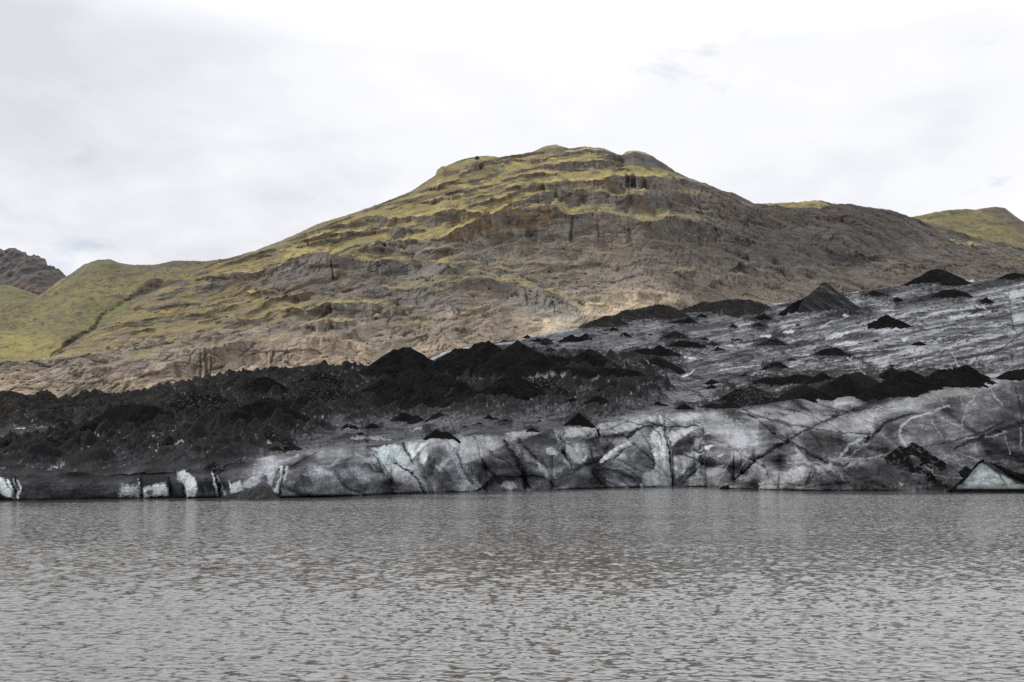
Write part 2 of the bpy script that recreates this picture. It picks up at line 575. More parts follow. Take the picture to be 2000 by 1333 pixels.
CLEAN = [  # (kind, points, width/softness, strength, blueness)
    ('p', [(0, 930), (10, 938), (20, 958), (27, 975), (12, 970), (-12, 955), (-14, 930)], 3, 1, .4),
    ('s', [(16, 938), (22, 955), (28, 975)], 6, .95, .3), ('s', [(29, 936), (31, 955), (34, 975)], 5, .8, .2), ('s', [(38, 937), (39, 952), (36, 968)], 5, .7, .2),
    ('p', [(240, 949), (268, 950), (273, 968), (232, 967)], 6, .62, 0), ('s', [(268, 934), (271, 950), (274, 968)], [1, 3, 2], .9, 0),
    ('p', [(276, 955), (300, 946), (320, 945), (329, 955), (333, 970), (276, 969)], 5, .9, 0),
    ('p', [(348, 925), (356, 921), (370, 925), (378, 940), (382, 955), (379, 970), (362, 970), (359, 950), (347, 938)], 2.5, 1, .1),
    ('s', [(414, 922), (418, 945), (425, 968)], [3, 7, 6], .9, .4), ('s', [(422, 924), (430, 950), (438, 970)], [2, 8, 10], .55, .4),
    ('s', [(446, 938), (450, 955), (453, 965)], [3, 6, 4], .95, .2), ('p', [(452, 945), (470, 940), (475, 955), (465, 964), (453, 965)], 3, .9, .1),
    ('p', [(475, 946), (490, 935), (506, 931), (513, 940), (500, 950), (486, 955), (475, 953)], 2.5, .8, .1),
    ('p', [(505, 928), (528, 912), (540, 908), (562, 912), (558, 930), (551, 945), (546, 964), (535, 960), (525, 946), (520, 930)], 2.5, .85, .3),
    ('p', [(722, 883), (735, 874), (760, 869), (780, 871), (790, 886), (801, 903), (788, 906), (775, 905), (770, 915), (768, 936), (756, 928), (748, 910), (738, 892)], 3, .95, .55),
    ('p', [(797, 873), (810, 866), (838, 862), (822, 880), (809, 896), (799, 901), (796, 885)], 2.5, .95, .35),
    ('p', [(822, 885), (832, 878), (836, 895), (828, 911), (821, 905)], 3, .85, 0), ('p', [(855, 911), (866, 898), (880, 894), (868, 912), (857, 921)], 3, .7, 0),
    ('s', [(878, 868), (888, 888), (896, 906), (906, 926), (921, 940)], [9, 9, 8, 9, 7], .85, .9), ('s', [(876, 876), (886, 900), (897, 925), (910, 940)], [1.5, 2.5, 2, 1.5], .8, 0),
    ('p', [(770, 912), (782, 915), (792, 942), (771, 938)], 4, .55, 0), ('p', [(885, 867), (902, 853), (942, 850), (985, 870), (955, 882), (912, 906), (898, 893)], 4, .34, 0),
    ('p', [(975, 950), (985, 940), (1005, 943), (1010, 953), (992, 960)], 4, .6, 0), ('s', [(925, 940), (932, 955)], 6, .6, 0), ('s', [(845, 945), (852, 962)], 6, .6, 0),
    ('p', [(1050, 906), (1063, 912), (1068, 918), (1056, 926)], 2, .8, 0), ('p', [(1062, 920), (1085, 924), (1092, 934), (1076, 940), (1066, 934)], 5, .6, 0),
    ('p', [(1065, 876), (1080, 872), (1094, 883), (1086, 890), (1068, 886)], 4, .7, .1), ('p', [(1105, 868), (1128, 870), (1143, 882), (1140, 898), (1122, 905), (1110, 890)], 6, .5, .2),
    ('p', [(1125, 896), (1146, 888), (1141, 902), (1128, 906)], 3, .75, .3), ('p', [(1098, 893), (1115, 903), (1122, 915), (1112, 917), (1100, 903)], 3, .65, .6),
    ('s', [(1078, 843), (1088, 852), (1093, 866), (1095, 876)], [3, 5, 5, 3], .8, .7), ('s', [(1106, 836), (1099, 850), (1096, 866), (1099, 880)], [2, 5, 5, 4], .8, .8),
    ('p', [(1108, 843), (1150, 830), (1250, 818), (1285, 812), (1272, 832), (1235, 840), (1190, 849), (1130, 858), (1106, 860)], 4, .46, 0),
    ('p', [(985, 848), (1000, 843), (1060, 842), (1035, 852), (1008, 860), (1000, 852)], 3, .5, 0),
    ('p', [(1170, 901), (1186, 888), (1225, 858), (1232, 860), (1214, 876), (1182, 903)], 2.5, .85, 0),
    ('p', [(1272, 848), (1290, 836), (1303, 845), (1309, 880), (1312, 940), (1308, 949), (1253, 950), (1258, 926), (1279, 915), (1276, 890), (1267, 862)], 5, .92, .1),
    ('s', [(1284, 812), (1296, 828), (1301, 850), (1308, 875)], [5, 12, 10, 6], .85, .45), ('p', [(1310, 900), (1340, 889), (1360, 882), (1366, 890), (1346, 915), (1318, 937)], 4, .62, 0),
    ('p', [(1304, 846), (1338, 835), (1374, 826), (1378, 829), (1333, 854), (1314, 870)], 4, .66, 0), ('p', [(1358, 858), (1371, 852), (1376, 865), (1371, 884), (1354, 880)], 4, .4, 0),
    ('p', [(1373, 873), (1397, 870), (1381, 881), (1374, 880)], 1.5, .9, 0), ('p', [(1394, 891), (1422, 884), (1402, 894)], 1.5, .9, 0),
    ('p', [(1345, 938), (1380, 938), (1378, 949), (1347, 949)], 2.5, .75, 0), ('p', [(1358, 916), (1400, 912), (1415, 905), (1405, 918), (1380, 932), (1360, 935)], 5, .42, 0),
    ('p', [(1480, 942), (1528, 926), (1558, 912), (1576, 914), (1560, 936), (1522, 955), (1480, 958)], 6, .5, 0), ('p', [(1588, 907), (1626, 904), (1626, 920), (1600, 920)], 5, .4, 0),
    ('s', [(1553, 868), (1565, 890), (1580, 905)], [6, 10, 8], .38, 0), ('s', [(1683, 856), (1660, 872), (1640, 897)], [10, 8, 6], .42, 0), ('s', [(1648, 850), (1690, 852)], 8, .34, 0),
    ('s', [(1852, 793), (1812, 805), (1777, 821), (1760, 838), (1758, 856), (1770, 876)], [5, 7, 8, 8, 8, 5], .5, 0), ('s', [(1925, 853), (1965, 845)], 6, .5, 0),
    ('p', [(1435, 805), (1480, 798), (1600, 806), (1632, 806), (1600, 825), (1555, 832), (1490, 812)], 6, .32, 0), ('p', [(1290, 816), (1400, 808), (1455, 830), (1420, 850), (1330, 850)], 10, .3, 0),
    ('p', [(1590, 838), (1640, 815), (1700, 803), (1705, 840), (1650, 846)], 8, .28, 0), ('p', [(1700, 800), (1760, 780), (1900, 748), (2010, 726), (2010, 740), (1850, 780), (1780, 800)], 6, .26, 0),
    ('s', [(1870, 744), (1940, 733), (2010, 722)], [3, 9, 10], .42, 0), ('s', [(1768, 784), (1785, 772)], 6, .35, 0),
    # veins of clean ice
    ('s', [(1371, 885), (1363, 920), (1359, 947)], 2.2, .55, 0), ('s', [(1377, 850), (1396, 833), (1430, 832)], 2.4, .55, 0), ('s', [(1448, 858), (1421, 905), (1398, 950)], 2, .5, 0),
    ('s', [(1456, 905), (1430, 941)], 2.5, .5, 0), ('s', [(1712, 798), (1702, 825), (1700, 855)], 2.6, .45, 0), ('s', [(1934, 758), (1941, 778), (1956, 790)], 2.6, .5, 0),
    ('s', [(1908, 768), (1890, 790), (1880, 830)], 2.2, .38, 0), ('s', [(1879, 770), (1880, 790)], 2, .3, 0), ('s', [(1960, 846), (1966, 862), (1972, 890)], 2.4, .45, 0),
    ('s', [(1817, 820), (1828, 838), (1842, 855)], 2, .4, 0), ('s', [(1798, 830), (1812, 840)], 2, .4, 0), ('s', [(1540, 903), (1620, 901), (1690, 896), (1765, 882)], 2.2, .4, 0),
    ('s', [(1437, 821), (1439, 842)], 2.2, .45, 0), ('s', [(1700, 860), (1666, 890), (1640, 905)], 2.5, .3, 0), ('s', [(498, 905), (494, 930)], 2.2, .45, 0), ('s', [(1870, 885), (1910, 900)], 2, .4, 0),
    ('s', [(1994, 835), (1992, 880)], 3, .35, 0), ('s', [(1270, 865), (1250, 870), (1230, 890)], 1.6, .4, 0), ('s', [(1780, 926), (1886, 932)], 2, .35, 0), ('p', [(1750, 940), (1764, 946), (1758, 950)], 1.5, .6, 0),
    ('p', [(1808, 916), (1822, 918), (1823, 925)], 2, .5, 0), ('s', [(585, 888), (560, 898), (520, 902)], [4, 6, 3], .3, 0), ('s', [(660, 905), (640, 912), (665, 896)], 2, .4, 0),
    ('s', [(695, 884), (720, 900), (745, 930)], [4, 7, 3], .3, 0),
    # upper ice field
    ('s', [(1617, 663), (1640, 655), (1660, 648)], [10, 12, 5], .7, 0), ('s', [(1630, 676), (1672, 668)], [4, 6], .6, 0), ('s', [(1694, 690), (1775, 677), (1865, 656), (1962, 654)], [2, 4, 3, 2], .45, 0),
    ('s', [(1752, 724), (1797, 706), (1831, 690), (1883, 668), (1962, 654)], [3, 4, 3, 3, 2], .5, 0), ('s', [(1708, 652), (1752, 636), (1800, 622), (1860, 606)], [4, 6, 4, 3], .4, 0),
    ('s', [(1854, 622), (1880, 619), (1914, 618)], [10, 10, 4], .65, 0), ('s', [(1775, 656), (1842, 643), (1955, 634)], [2, 4, 3], .4, 0), ('p', [(1763, 660), (1776, 658), (1769, 664)], 1.5, .8, 0),
    ('s', [(1645, 690), (1669, 715), (1692, 736)], 2, .5, 0), ('s', [(1854, 686), (1874, 719)], 3, .5, 0), ('s', [(1638, 571), (1676, 571)], [5, 3], .9, .2), ('s', [(1862, 545), (1900, 549)], [7, 6], .7, .1),
    ('s', [(1570, 690), (1600, 675)], 4, .3, 0), ('s', [(1690, 705), (1725, 715), (1740, 690)], [4, 14, 3], .3, 0), ('s', [(1910, 708), (1925, 702), (1940, 698)], [4, 9, 4], .6, 0), ('s', [(1893, 716), (1905, 705)], 4, .6, 0),
    ('s', [(1643, 615), (1658, 618)], [6, 4], .6, 0), ('s', [(1720, 608), (1745, 608)], 5, .6, 0), ('s', [(1910, 602), (1925, 604)], 5, .5, 0), ('p', [(1965, 575), (2020, 560), (2020, 570), (1970, 590)], 3, .6, 0),
    ('p', [(1975, 615), (2020, 608), (2020, 625), (1985, 627)], 3, .5, 0), ('s', [(1655, 640), (1700, 630), (1745, 618)], [3, 7, 3], .35, 0), ('s', [(1600, 640), (1622, 628), (1650, 622)], [3, 4, 2], .45, 0),
    ('s', [(1330, 700), (1357, 702)], [5, 7], .75, 0), ('s', [(1486, 659), (1504, 657)], [6, 7], .75, 0), ('s', [(1533, 650), (1549, 648)], [7, 7], .75, 0), ('s', [(1528, 639), (1551, 636)], 5, .55, 0),
    ('s', [(1420, 677), (1434, 677)], [3, 4], .75, 0), ('s', [(1443, 676), (1470, 672)], [6, 5], .4, 0), ('s', [(1407, 726), (1440, 720), (1486, 715)], 2.6, .6, 0), ('s', [(1321, 740), (1340, 737), (1355, 726)], [3, 5, 4], .75, 0),
    ('s', [(1340, 680), (1365, 680)], 3, .5, 0), ('s', [(1245, 770), (1270, 763)], 3, .35, 0), ('s', [(1376, 778), (1390, 772)], 3, .5, 0), ('s', [(960, 722), (968, 726), (975, 718)], 5, .6, 0),
    ('s', [(1020, 748), (1080, 752), (1120, 754), (1180, 755)], [5, 8, 6, 4], .3, 0), ('s', [(1260, 720), (1300, 722)], 6, .3, 0), ('s', [(840, 705), (870, 688), (905, 678), (930, 676)], [8, 8, 8, 4], .55, .1),
    ('s', [(965, 676), (1010, 666), (1060, 655), (1130, 641)], [6, 6, 8, 8], .4, .1), ('s', [(0, 864), (60, 856), (130, 844)], [7, 6, 2], .55, .05), ('s', [(28, 837), (48, 838)], 3, .8, 0),
    ('s', [(90, 925), (125, 918)], 3, .5, 0), ('s', [(110, 843), (160, 830), (220, 822)], [2, 4, 2], .3, 0), ('s', [(450, 860), (500, 862)], 4, .3, 0), ('s', [(800, 845), (822, 842)], 4, .4, 0), ('s', [(690, 858), (760, 860)], 6, .3, 0),
]
DARK = [  # (kind, points, width/softness, strength)
    ('p', [(265, 932), (290, 920), (325, 922), (330, 942), (300, 944), (278, 952)], 5, .3), ('o', (291, 961, 9, 5), 0, .55), ('s', [(330, 940), (333, 970)], 3, .5), ('s', [(272, 948), (274, 968)], 1.6, .5),
    ('s', [(420, 925), (424, 950), (430, 968)], 1.8, .6), ('s', [(545, 917), (538, 930), (531, 950)], 2.6, .6), ('s', [(555, 917), (549, 932), (546, 962)], 2.6, .7), ('s', [(760, 874), (759, 890), (757, 906)], [6, 4, 3], .35),
    ('s', [(770, 905), (800, 920), (818, 945), (826, 962)], [2, 4, 3, 3], .7), ('s', [(801, 903), (809, 895), (820, 880), (832, 868)], [3, 4, 3, 2], .5), ('s', [(765, 938), (768, 915)], 2.5, .5), ('s', [(787, 868), (794, 885), (803, 900)], [9, 5, 3], .6),
    ('p', [(838, 880), (850, 868), (870, 868), (876, 880), (865, 895), (850, 910), (845, 930), (830, 935)], 4, .25), ('p', [(911, 906), (955, 885), (985, 868), (1010, 890), (1016, 930), (990, 945), (945, 950), (930, 935)], 4, .28),
    ('s', [(985, 860), (1005, 893), (1020, 925), (1030, 955)], [9, 15, 18, 22], .5), ('s', [(1010, 855), (1040, 890), (1065, 918)], [3, 6, 3], .35), ('p', [(1008, 858), (1025, 848), (1070, 842), (1092, 862), (1060, 872), (1035, 880), (1015, 875)], 5, .3),
    ('s', [(1093, 862), (1100, 885), (1103, 893)], [3, 6, 3], .7), ('s', [(1110, 860), (1160, 852), (1210, 850), (1250, 838)], [8, 16, 14, 8], .3), ('s', [(1182, 904), (1205, 890), (1240, 864)], 2.4, .7), ('p', [(1060, 945), (1100, 915), (1140, 905), (1165, 903), (1180, 945), (1140, 952), (1090, 952)], 7, .3),
    ('p', [(1155, 912), (1167, 900), (1180, 915), (1190, 948), (1160, 945)], 6, .4), ('s', [(1226, 853), (1240, 842), (1256, 834), (1272, 832), (1280, 840), (1292, 850), (1294, 868)], [12, 7, 8, 6, 3, 3, 3], .7),
    ('s', [(1296, 838), (1301, 857), (1310, 880), (1311, 910), (1308, 925), (1315, 947)], [3, 4, 3, 3, 3, 4], .75), ('s', [(1301, 855), (1300, 830), (1310, 828)], 1.6, .4), ('p', [(1315, 872), (1335, 857), (1355, 851), (1358, 862), (1345, 882), (1325, 892), (1314, 890)], 3, .33),
    ('o', (1386, 906, 10, 11), 0, .38), ('s', [(1353, 880), (1362, 886), (1371, 882), (1374, 870)], 4, .55), ('s', [(1386, 882), (1394, 890), (1415, 905)], 2, .5), ('s', [(1268, 872), (1275, 895), (1276, 912)], 7, .3),
    ('s', [(1322, 940), (1345, 920), (1372, 890)], 2, .35), ('s', [(1450, 801), (1485, 825), (1518, 850), (1542, 857)], [2, 3, 4, 3], .42), ('s', [(1452, 802), (1500, 818), (1550, 832), (1600, 838)], [4, 8, 8, 4], .3), ('s', [(1516, 855), (1548, 863), (1580, 885), (1618, 905)], [2, 3, 4, 3], .4),
    ('s', [(1541, 862), (1505, 882), (1475, 905), (1435, 938)], [7, 5, 6, 4], .34), ('s', [(1545, 856), (1582, 838), (1625, 815), (1662, 802), (1755, 796)], [5, 5, 3, 3, 2], .42), ('p', [(1545, 858), (1580, 840), (1650, 845), (1655, 865), (1625, 895), (1600, 880), (1565, 860)], 6, .26),
    ('p', [(1555, 870), (1590, 872), (1618, 900), (1600, 905), (1570, 885)], 6, .22), ('s', [(1580, 835), (1640, 846), (1700, 848)], 2.5, .4), ('s', [(1692, 862), (1728, 828), (1780, 810), (1850, 796)], [12, 11, 7, 3], .32), ('p', [(1660, 895), (1700, 860), (1740, 845), (1758, 860), (1750, 880), (1700, 893)], 6, .26),
    ('s', [(1986, 758), (1994, 790), (2000, 832)], 3.5, .5), ('s', [(1862, 880), (1900, 862), (1935, 848), (2005, 826)], [5, 12, 16, 14], .38), ('s', [(1800, 872), (1870, 862), (1920, 845), (1960, 825)], [3, 5, 8, 8], .3), ('p', [(1640, 950), (1660, 915), (1700, 895), (1760, 890), (1870, 905), (1880, 955)], 10, .26),
    ('p', [(1960, 790), (2010, 775), (2010, 900), (1900, 905), (1860, 890), (1930, 850)], 18, .16), ('s', [(1470, 955), (1500, 945), (1580, 950), (1660, 945)], 5, .25), ('s', [(1585, 920), (1572, 945), (1590, 930)], [5, 7, 4], .4), ('s', [(1625, 905), (1645, 915), (1660, 905)], [6, 10, 4], .35),
    ('p', [(1675, 775), (1725, 776), (1730, 789), (1690, 788)], 4, .3), ('s', [(1500, 835), (1460, 875), (1430, 905)], 2, .2),
    ('s', [(680, 900), (650, 915), (660, 930)], 14, .12), ('p', [(760, 930), (790, 945), (820, 962), (740, 965), (690, 962), (720, 940)], 8, .18), ('s', [(720, 872), (740, 900), (748, 925), (765, 936)], [3, 6, 5, 4], .4),
    ('p', [(1420, 905), (1450, 895), (1470, 905), (1440, 950), (1400, 953)], 8, .2),
    # dark joints on the upper ice
    ('s', [(1575, 610), (1585, 628), (1592, 647)], 2.6, .5), ('s', [(1968, 573), (1973, 611), (1978, 627), (1987, 655)], 3, .6), ('s', [(1995, 654), (1950, 685), (1910, 710)], [6, 5, 3], .35), ('s', [(1750, 640), (1758, 631), (1790, 624), (1860, 622)], [3, 4, 3, 2], .55),
    ('s', [(1715, 636), (1735, 628), (1750, 622)], [4, 9, 5], .5), ('s', [(1615, 668), (1620, 655), (1632, 645)], 2.4, .3), ('s', [(1699, 632), (1696, 648)], 2, .3), ('s', [(1680, 728), (1755, 715), (1800, 700), (1850, 684)], [2, 3, 2, 2], .4), ('s', [(1430, 740), (1426, 718), (1432, 705)], 2.2, .4),
    ('s', [(1340, 758), (1375, 782), (1395, 794)], 2.6, .4), ('s', [(1605, 700), (1596, 720)], 2, .35), ('s', [(1640, 745), (1680, 725), (1720, 712)], 2.5, .3), ('s', [(1760, 653), (1790, 648), (1860, 640)], 2, .3), ('s', [(1485, 650), (1500, 640)], 6, .3),
    ('s', [(1965, 560), (1960, 545), (1975, 540)], 3, .4),
]


def build_glacier():
    pxs = np.arange(-280, 2281, 1.7)
    C = len(pxs); R = 560
    wl = curve(WATERLINE, pxs) + 0.8 * fbm2(pxs / 40, pxs * 0, 3, 0.5, 4) + 2.4 * fbm2(pxs / 9, pxs * 0, 4, 0.65, 14) * sstep(600, 950, pxs)
    brow = smooth1(curve(BROW, pxs), 25) + 3.0 * fbm2(pxs / 35, pxs * 0 + 5, 3, 0.5, 9)
    top = curve(ICE_TOP, pxs) + 2.2 * fbm2(pxs / 22, pxs * 0 + 2, 3, 0.55, 5)
    t = np.linspace(0, 1, R)[:, None]
    PY = wl[None, :] + (top - wl)[None, :] * t
    PX = np.repeat(pxs[None, :], R, 0)
    P = Paint(PX, PY, 3.6)
    Yw = F * EYE / (curve(WATERLINE, pxs) - HY)
    Yt = curve(ICE_TOP_Y, pxs)
    dpy = (wl - top)[None, :] / (R - 1)
    u = np.clip((wl[None, :] - PY) / (wl - brow)[None, :], 0, 1)
    right = sstep(1380, 1650, PX); left = sstep(520, 380, PX)
    w0 = lerp(lerp(0.035, 0.02, left), 0.12, right); w1 = lerp(lerp(0.55, 0.35, left), 0.62, right)
    wfront = w0 + (w1 - w0) * u ** 2.2
    infront = (PY > brow[None, :]).astype(float)
    # behind the brow: gently rising ice, stepped along its flow bands
    q = PY + 0.10 * PX + 10 * fbm2(PX / 160, PY / 60, 2, 0.5, 12)
    step = 0.5 + 0.5 * np.clip(2.0 * fbm2(PX / 260, q / 16, 3, 0.55, 21), -1, 1)
    wtop = 0.22 + 1.7 * step ** 1.5
    crest = sstep(10, 2, np.abs(PY - (brow[None, :] - 4))) * sstep(1300, 1550, PX)
    wtop = wtop + 4.0 * crest
    # slab edges that hide what lies behind them
    for line, amt in (([(1540, 612), (1575, 606), (1600, 601), (1650, 602), (1692, 612)], 2.5), ([(1700, 620), (1780, 600), (1900, 584), (1990, 560)], 1.0), ([(560, 887), (640, 880), (720, 872)], 2.0)):
        wtop = wtop + amt * P.stroke([(a, b - 3) for a, b in line], 7)
    front_sum = (wfront * infront * dpy).sum(0)
    top_sum = (wtop * (1 - infront) * dpy).sum(0)
    k = smooth1((Yt - Yw - front_sum) / top_sum, 60)
    W = wfront * infront + wtop * (1 - infront) * k[None, :]
    Yc = np.cumsum(W * dpy, 0)
    Y = Yw[None, :] + lerp(undrift(Yc, 70, 40), Yc, sstep(25, -5, brow[None, :] - PY))

    # ---- colour fields
    dirt = 0.40 + 0.10 * sstep(1480, 1300, PX) * 0
    dirt = np.full(PX.shape, 0.285)
    dirt = lerp(dirt, 0.66, sstep(520, 450, PX) * infront)
    dirt = dirt + 0.085 * sstep(1380, 1560, PX) * infront
    back = 1 - sstep(-14, 6, PY - brow[None, :])
    midz = back * sstep(1420, 1200, PX + 0.5 * (PY - 760))
    dirt = lerp(dirt, 0.52, midz)
    ur = back * sstep(1200, 1450, PX + 0.5 * (PY - 700))
    dirt = lerp(dirt, 0.37, ur)
    dirt = lerp(dirt, 0.22, P.poly([(1560, 700), (1600, 640), (1700, 620), (1850, 590), (2050, 560), (2300, 540), (2300, 660), (1990, 660), (1880, 700), (1760, 725), (1650, 730)], 22) * 0.9)
    dirt = lerp(dirt, 0.38, P.poly([(-300, 835), (0, 832), (190, 815), (230, 812), (150, 852), (0, 880), (-300, 895)], 8))
    dirt = lerp(dirt, 0.60, P.poly([(-300, 838), (560, 740), (700, 720), (1250, 700), (1300, 790), (1000, 806), (720, 822), (560, 866), (440, 905), (100, 934), (-300, 934)], 14) * 0.9)
    dirt = lerp(dirt, 0.66, P.poly([(-300, 880), (0, 868), (200, 840), (420, 800), (560, 830), (560, 868), (450, 905), (330, 925), (100, 934), (-300, 934)], 16) * 0.9)
    dirt = lerp(dirt, 0.80, P.poly([(-300, 890), (0, 884), (250, 876), (460, 868), (530, 876), (460, 905), (420, 918), (330, 930), (100, 938), (-300, 938)], 12) * 0.9)
    dirt = lerp(dirt, 0.50, P.poly([(560, 880), (600, 845), (760, 828), (1000, 812), (1180, 812), (1090, 842), (900, 855), (760, 866)], 12))
    dirt = lerp(dirt, 0.40, P.poly([(500, 905), (560, 872), (640, 868), (720, 868), (720, 885), (620, 890)], 8) * 0.6)
    dirt = lerp(dirt, 0.36, P.poly([(840, 700), (960, 670), (1130, 640), (1330, 612), (1450, 604), (1560, 610), (1580, 660), (1450, 700), (1300, 690), (1100, 690), (1000, 680), (900, 690)], 10) * 0.9)
    dirt = lerp(dirt, 0.90, P.poly([(-300, 770), (0, 770), (250, 762), (420, 740), (560, 718), (720, 716), (640, 745), (420, 770), (330, 800), (200, 815), (0, 832), (-300, 835)], 7))
    rough0 = P.poly([(-300, 770), (0, 770), (250, 760), (560, 716), (740, 714), (840, 715), (1000, 690), (1250, 700), (1330, 745), (1300, 790), (1180, 806), (1000, 806), (850, 800), (720, 822), (600, 850), (540, 874), (450, 900), (400, 918), (100, 930), (-300, 930)], 12)
    n_big = fbm2(PX / 70, PY / 22, 4, 0.55, 2)
    n_flow = fbm2(PX / 130, (PY + 0.22 * PX) / 7, 4, 0.6, 6)
    n_fine = fbm2(PX / 7, PY / 5, 3, 0.6, 14)
    dirt = dirt + (0.20 + 0.14 * infront) * n_big + (0.10 + 0.32 * ur + 0.12 * midz) * n_flow + 0.07 * n_fine + 0.10 * infront * fbm2(PX / 14, (PY + 0.5 * PX) / 26, 4, 0.6, 24)
    vx = PX + 14 * fbm2(PX / 45, PY / 18, 3, 0.55, 201); vy = PY + 0.16 * PX + 5 * fbm2(PX / 40, PY / 16, 3, 0.55, 203)
    v1 = np.abs(fbm2(vx / 190, vy / 12, 3, 0.55, 205)); v2 = np.abs(fbm2(vx / 22, vy / 30, 2, 0.5, 207))
    vgate = sstep(-0.15, 0.25, fbm2(PX / 90, PY / 30, 2, 0.5, 209))
    crev = np.maximum(sstep(0.045, 0.006, v1) * vgate, 0.7 * sstep(0.03, 0.004, v2) * (1 - vgate)) * np.clip(ur + 0.3 * midz, 0, 1)
    dirt = dirt + 0.42 * crev - 0.22 * sstep(0.12, 0.05, v1) * (1 - sstep(0.05, 0.02, v1)) * ur
    band = fbm2((PX + 30 * fbm2(PX / 90, PY / 40, 2, 0.5, 241)) / 230, (PY + 0.17 * PX) / 17, 4, 0.58, 243)
    dirt = dirt + (0.40 * sstep(0.02, 0.38, band) + 0.04) * ur + 0.05 * infront + 0.05 * rough0
    wlx = np.exp(-((PY - wl[None, :]) / -3.6) ** 2)  # undercut shade painted as a dark line along the waterline
    dirt = dirt + 0.9 * wlx * sstep(950, 500, PX) + 0.25 * wlx * sstep(-0.2, 0.3, n_big)

    # ---- relief of the front: bulges, joints and grooves (metres along the view depth)
    X0 = (PX - CX) / F * Y; Z0 = EYE + (HY - PY) / F * Y
    rel = (3.4 * fbm2(X0 / 19, Z0 / 11, 3, 0.5, 40) + 1.5 * np.abs(fbm2(X0 / 9 + Z0 / 14, Z0 / 12, 3, 0.55, 47)) + 0.65 * fbm2(X0 / 2.6, Z0 / 1.9, 4, 0.6, 44)) * infront
    bw = 3.0 * fbm2(X0 / 14, Z0 / 9, 3, 0.55, 221)
    be, bi = worley_edge((X0 + 0.5 * Z0 + bw) / 23, (Z0 - 0.25 * X0 + bw) / 19, np.full(X0.shape, 3.5), 31)
    blk = np.sqrt(np.clip(be, 0, 0.55) / 0.55)
    fold = np.abs(fbm2((X0 + 0.9 * Z0) / 13 + 0.1 * bw, (Z0 - 0.3 * X0) / 30, 3, 0.55, 231))
    rel += (-3.4 * blk + 2.6 * (bi - 0.5) + 1.6 * sstep(0.10, 0.0, fold)) * infront * sstep(330, 480, PX) * (1 - 0.6 * sstep(1620, 1760, PX) - 0.3 * sstep(1820, 1900, PX))
    dirt = dirt + 0.16 * infront * sstep(0.0, 0.35, fbm2((PX - 0.7 * PY) / 60, (PY + 0.3 * PX) / 45, 4, 0.6, 251)) * sstep(450, 560, PX) * (1 - left)
    dirt = dirt + infront * sstep(330, 480, PX) * (0.34 * sstep(0.10, 0.01, be) * sstep(-0.2, 0.3, n_big) + 0.22 * (bi - 0.5) + 0.12 * sstep(0.05, 0.0, fold))
    dirt = dirt - infront * 0.16 * sstep(0.10, 0.2, be) * sstep(0.34, 0.2, be) * (1 - left)
    clean = np.zeros_like(dirt); blue = np.zeros_like(dirt)
    for kd, pts, w, s, b in CLEAN:
        mk = P.fray(P.stroke(pts, w, 0.2), 0.8) if kd == 's' else P.fray(P.poly(pts, w * 1.4))
        clean = np.maximum(clean, mk * s); blue = np.maximum(blue, mk * b)
    for kd, pts, w, s in DARK:
        mk = P.fray(P.stroke(pts, [v * 0.8 for v in w] if isinstance(w, list) else w * 0.8, 0.1), 0.9) if kd == 's' else P.fray(P.poly(pts, w * 2.2) if kd == 'p' else P.oval(*pts), 0.45)
        dirt = dirt + s * mk
        clean = clean * (1 - 0.85 * np.minimum(mk * s * 1.6, 1))
        if kd == 's':
            rel = rel + 1.1 * mk * s * infront
    grooves = [([(878, 866), (890, 890), (906, 926), (922, 942)], 8, 1.6), ([(1078, 842), (1092, 862), (1103, 893), (1115, 915)], 7, 2.2), ([(1106, 836), (1097, 860), (1102, 890)], 6, 2.0),
               ([(1286, 812), (1300, 845), (1310, 880), (1311, 920), (1315, 950)], 7, 2.2), ([(738, 885), (755, 920), (768, 940)], 9, 2.0), ([(790, 866), (800, 895), (806, 905)], 10, 2.5),
               ([(770, 905), (805, 925), (828, 965)], 6, 1.5), ([(985, 860), (1012, 900), (1028, 950)], 16, 1.8), ([(545, 915), (535, 950)], 6, 1.2), ([(556, 915), (546, 965)], 5, 1.6), ([(420, 925), (432, 968)], 6, 1.2),
               ([(1360, 885), (1374, 870)], 8, 1.0), ([(345, 925), (358, 950), (360, 970)], 5, 1.4), ([(274, 935), (275, 970)], 4, 1.2), ([(333, 938), (334, 970)], 5, 1.4), ([(34, 935), (28, 975)], 6, 1.4),
               ([(1435, 938), (1475, 905), (1541, 862)], 7, 1.2), ([(1450, 801), (1518, 850), (1618, 905)], 5, 1.0), ([(1692, 862), (1728, 828), (1780, 810)], 10, 1.2)]
    for pts, w, s in grooves:
        rel = rel + 1.5 * s * P.stroke(pts, w * 2.4, -0.6) + 0.5 * s * P.stroke(pts, w * 0.6, 0.0)
    domes = [((640, 925, 95, 50), -4.5), ((805, 930, 40, 40), -2.2), ((850, 905, 26, 45), -2.0), ((960, 905, 55, 55), -3.2), ((1050, 885, 40, 45), -2.0), ((1200, 915, 70, 55), -3.0), ((1350, 900, 60, 60), -2.2), ((300, 950, 36, 26), -1.6), ((1560, 935, 80, 36), -2.5)]
    for (cx, cy, rx, ry), a in domes:
        rel = rel + 1.7 * a * np.clip(1 - ((PX - cx) / rx) ** 2 - ((PY - cy) / ry) ** 2, 0, 1) ** 0.8
    rel = rel * sstep(0, 0.10, (wl[None, :] - PY) / 60 + 0.05)
    Y2 = Y + rel
    Y2 = np.maximum.accumulate(Y2 + 1e-4 * np.arange(R)[:, None], 0) * 0.65 + Y2 * 0.35
    X = (PX - CX) / F * Y2; Z = EYE + (HY - PY) / F * Y2
    # base terrain kept for seating the heaps
    GL.px = pxs; GL.Y = np.maximum.accumulate(Y2, 0); GL.Z = Z.copy(); GL.PY = PY

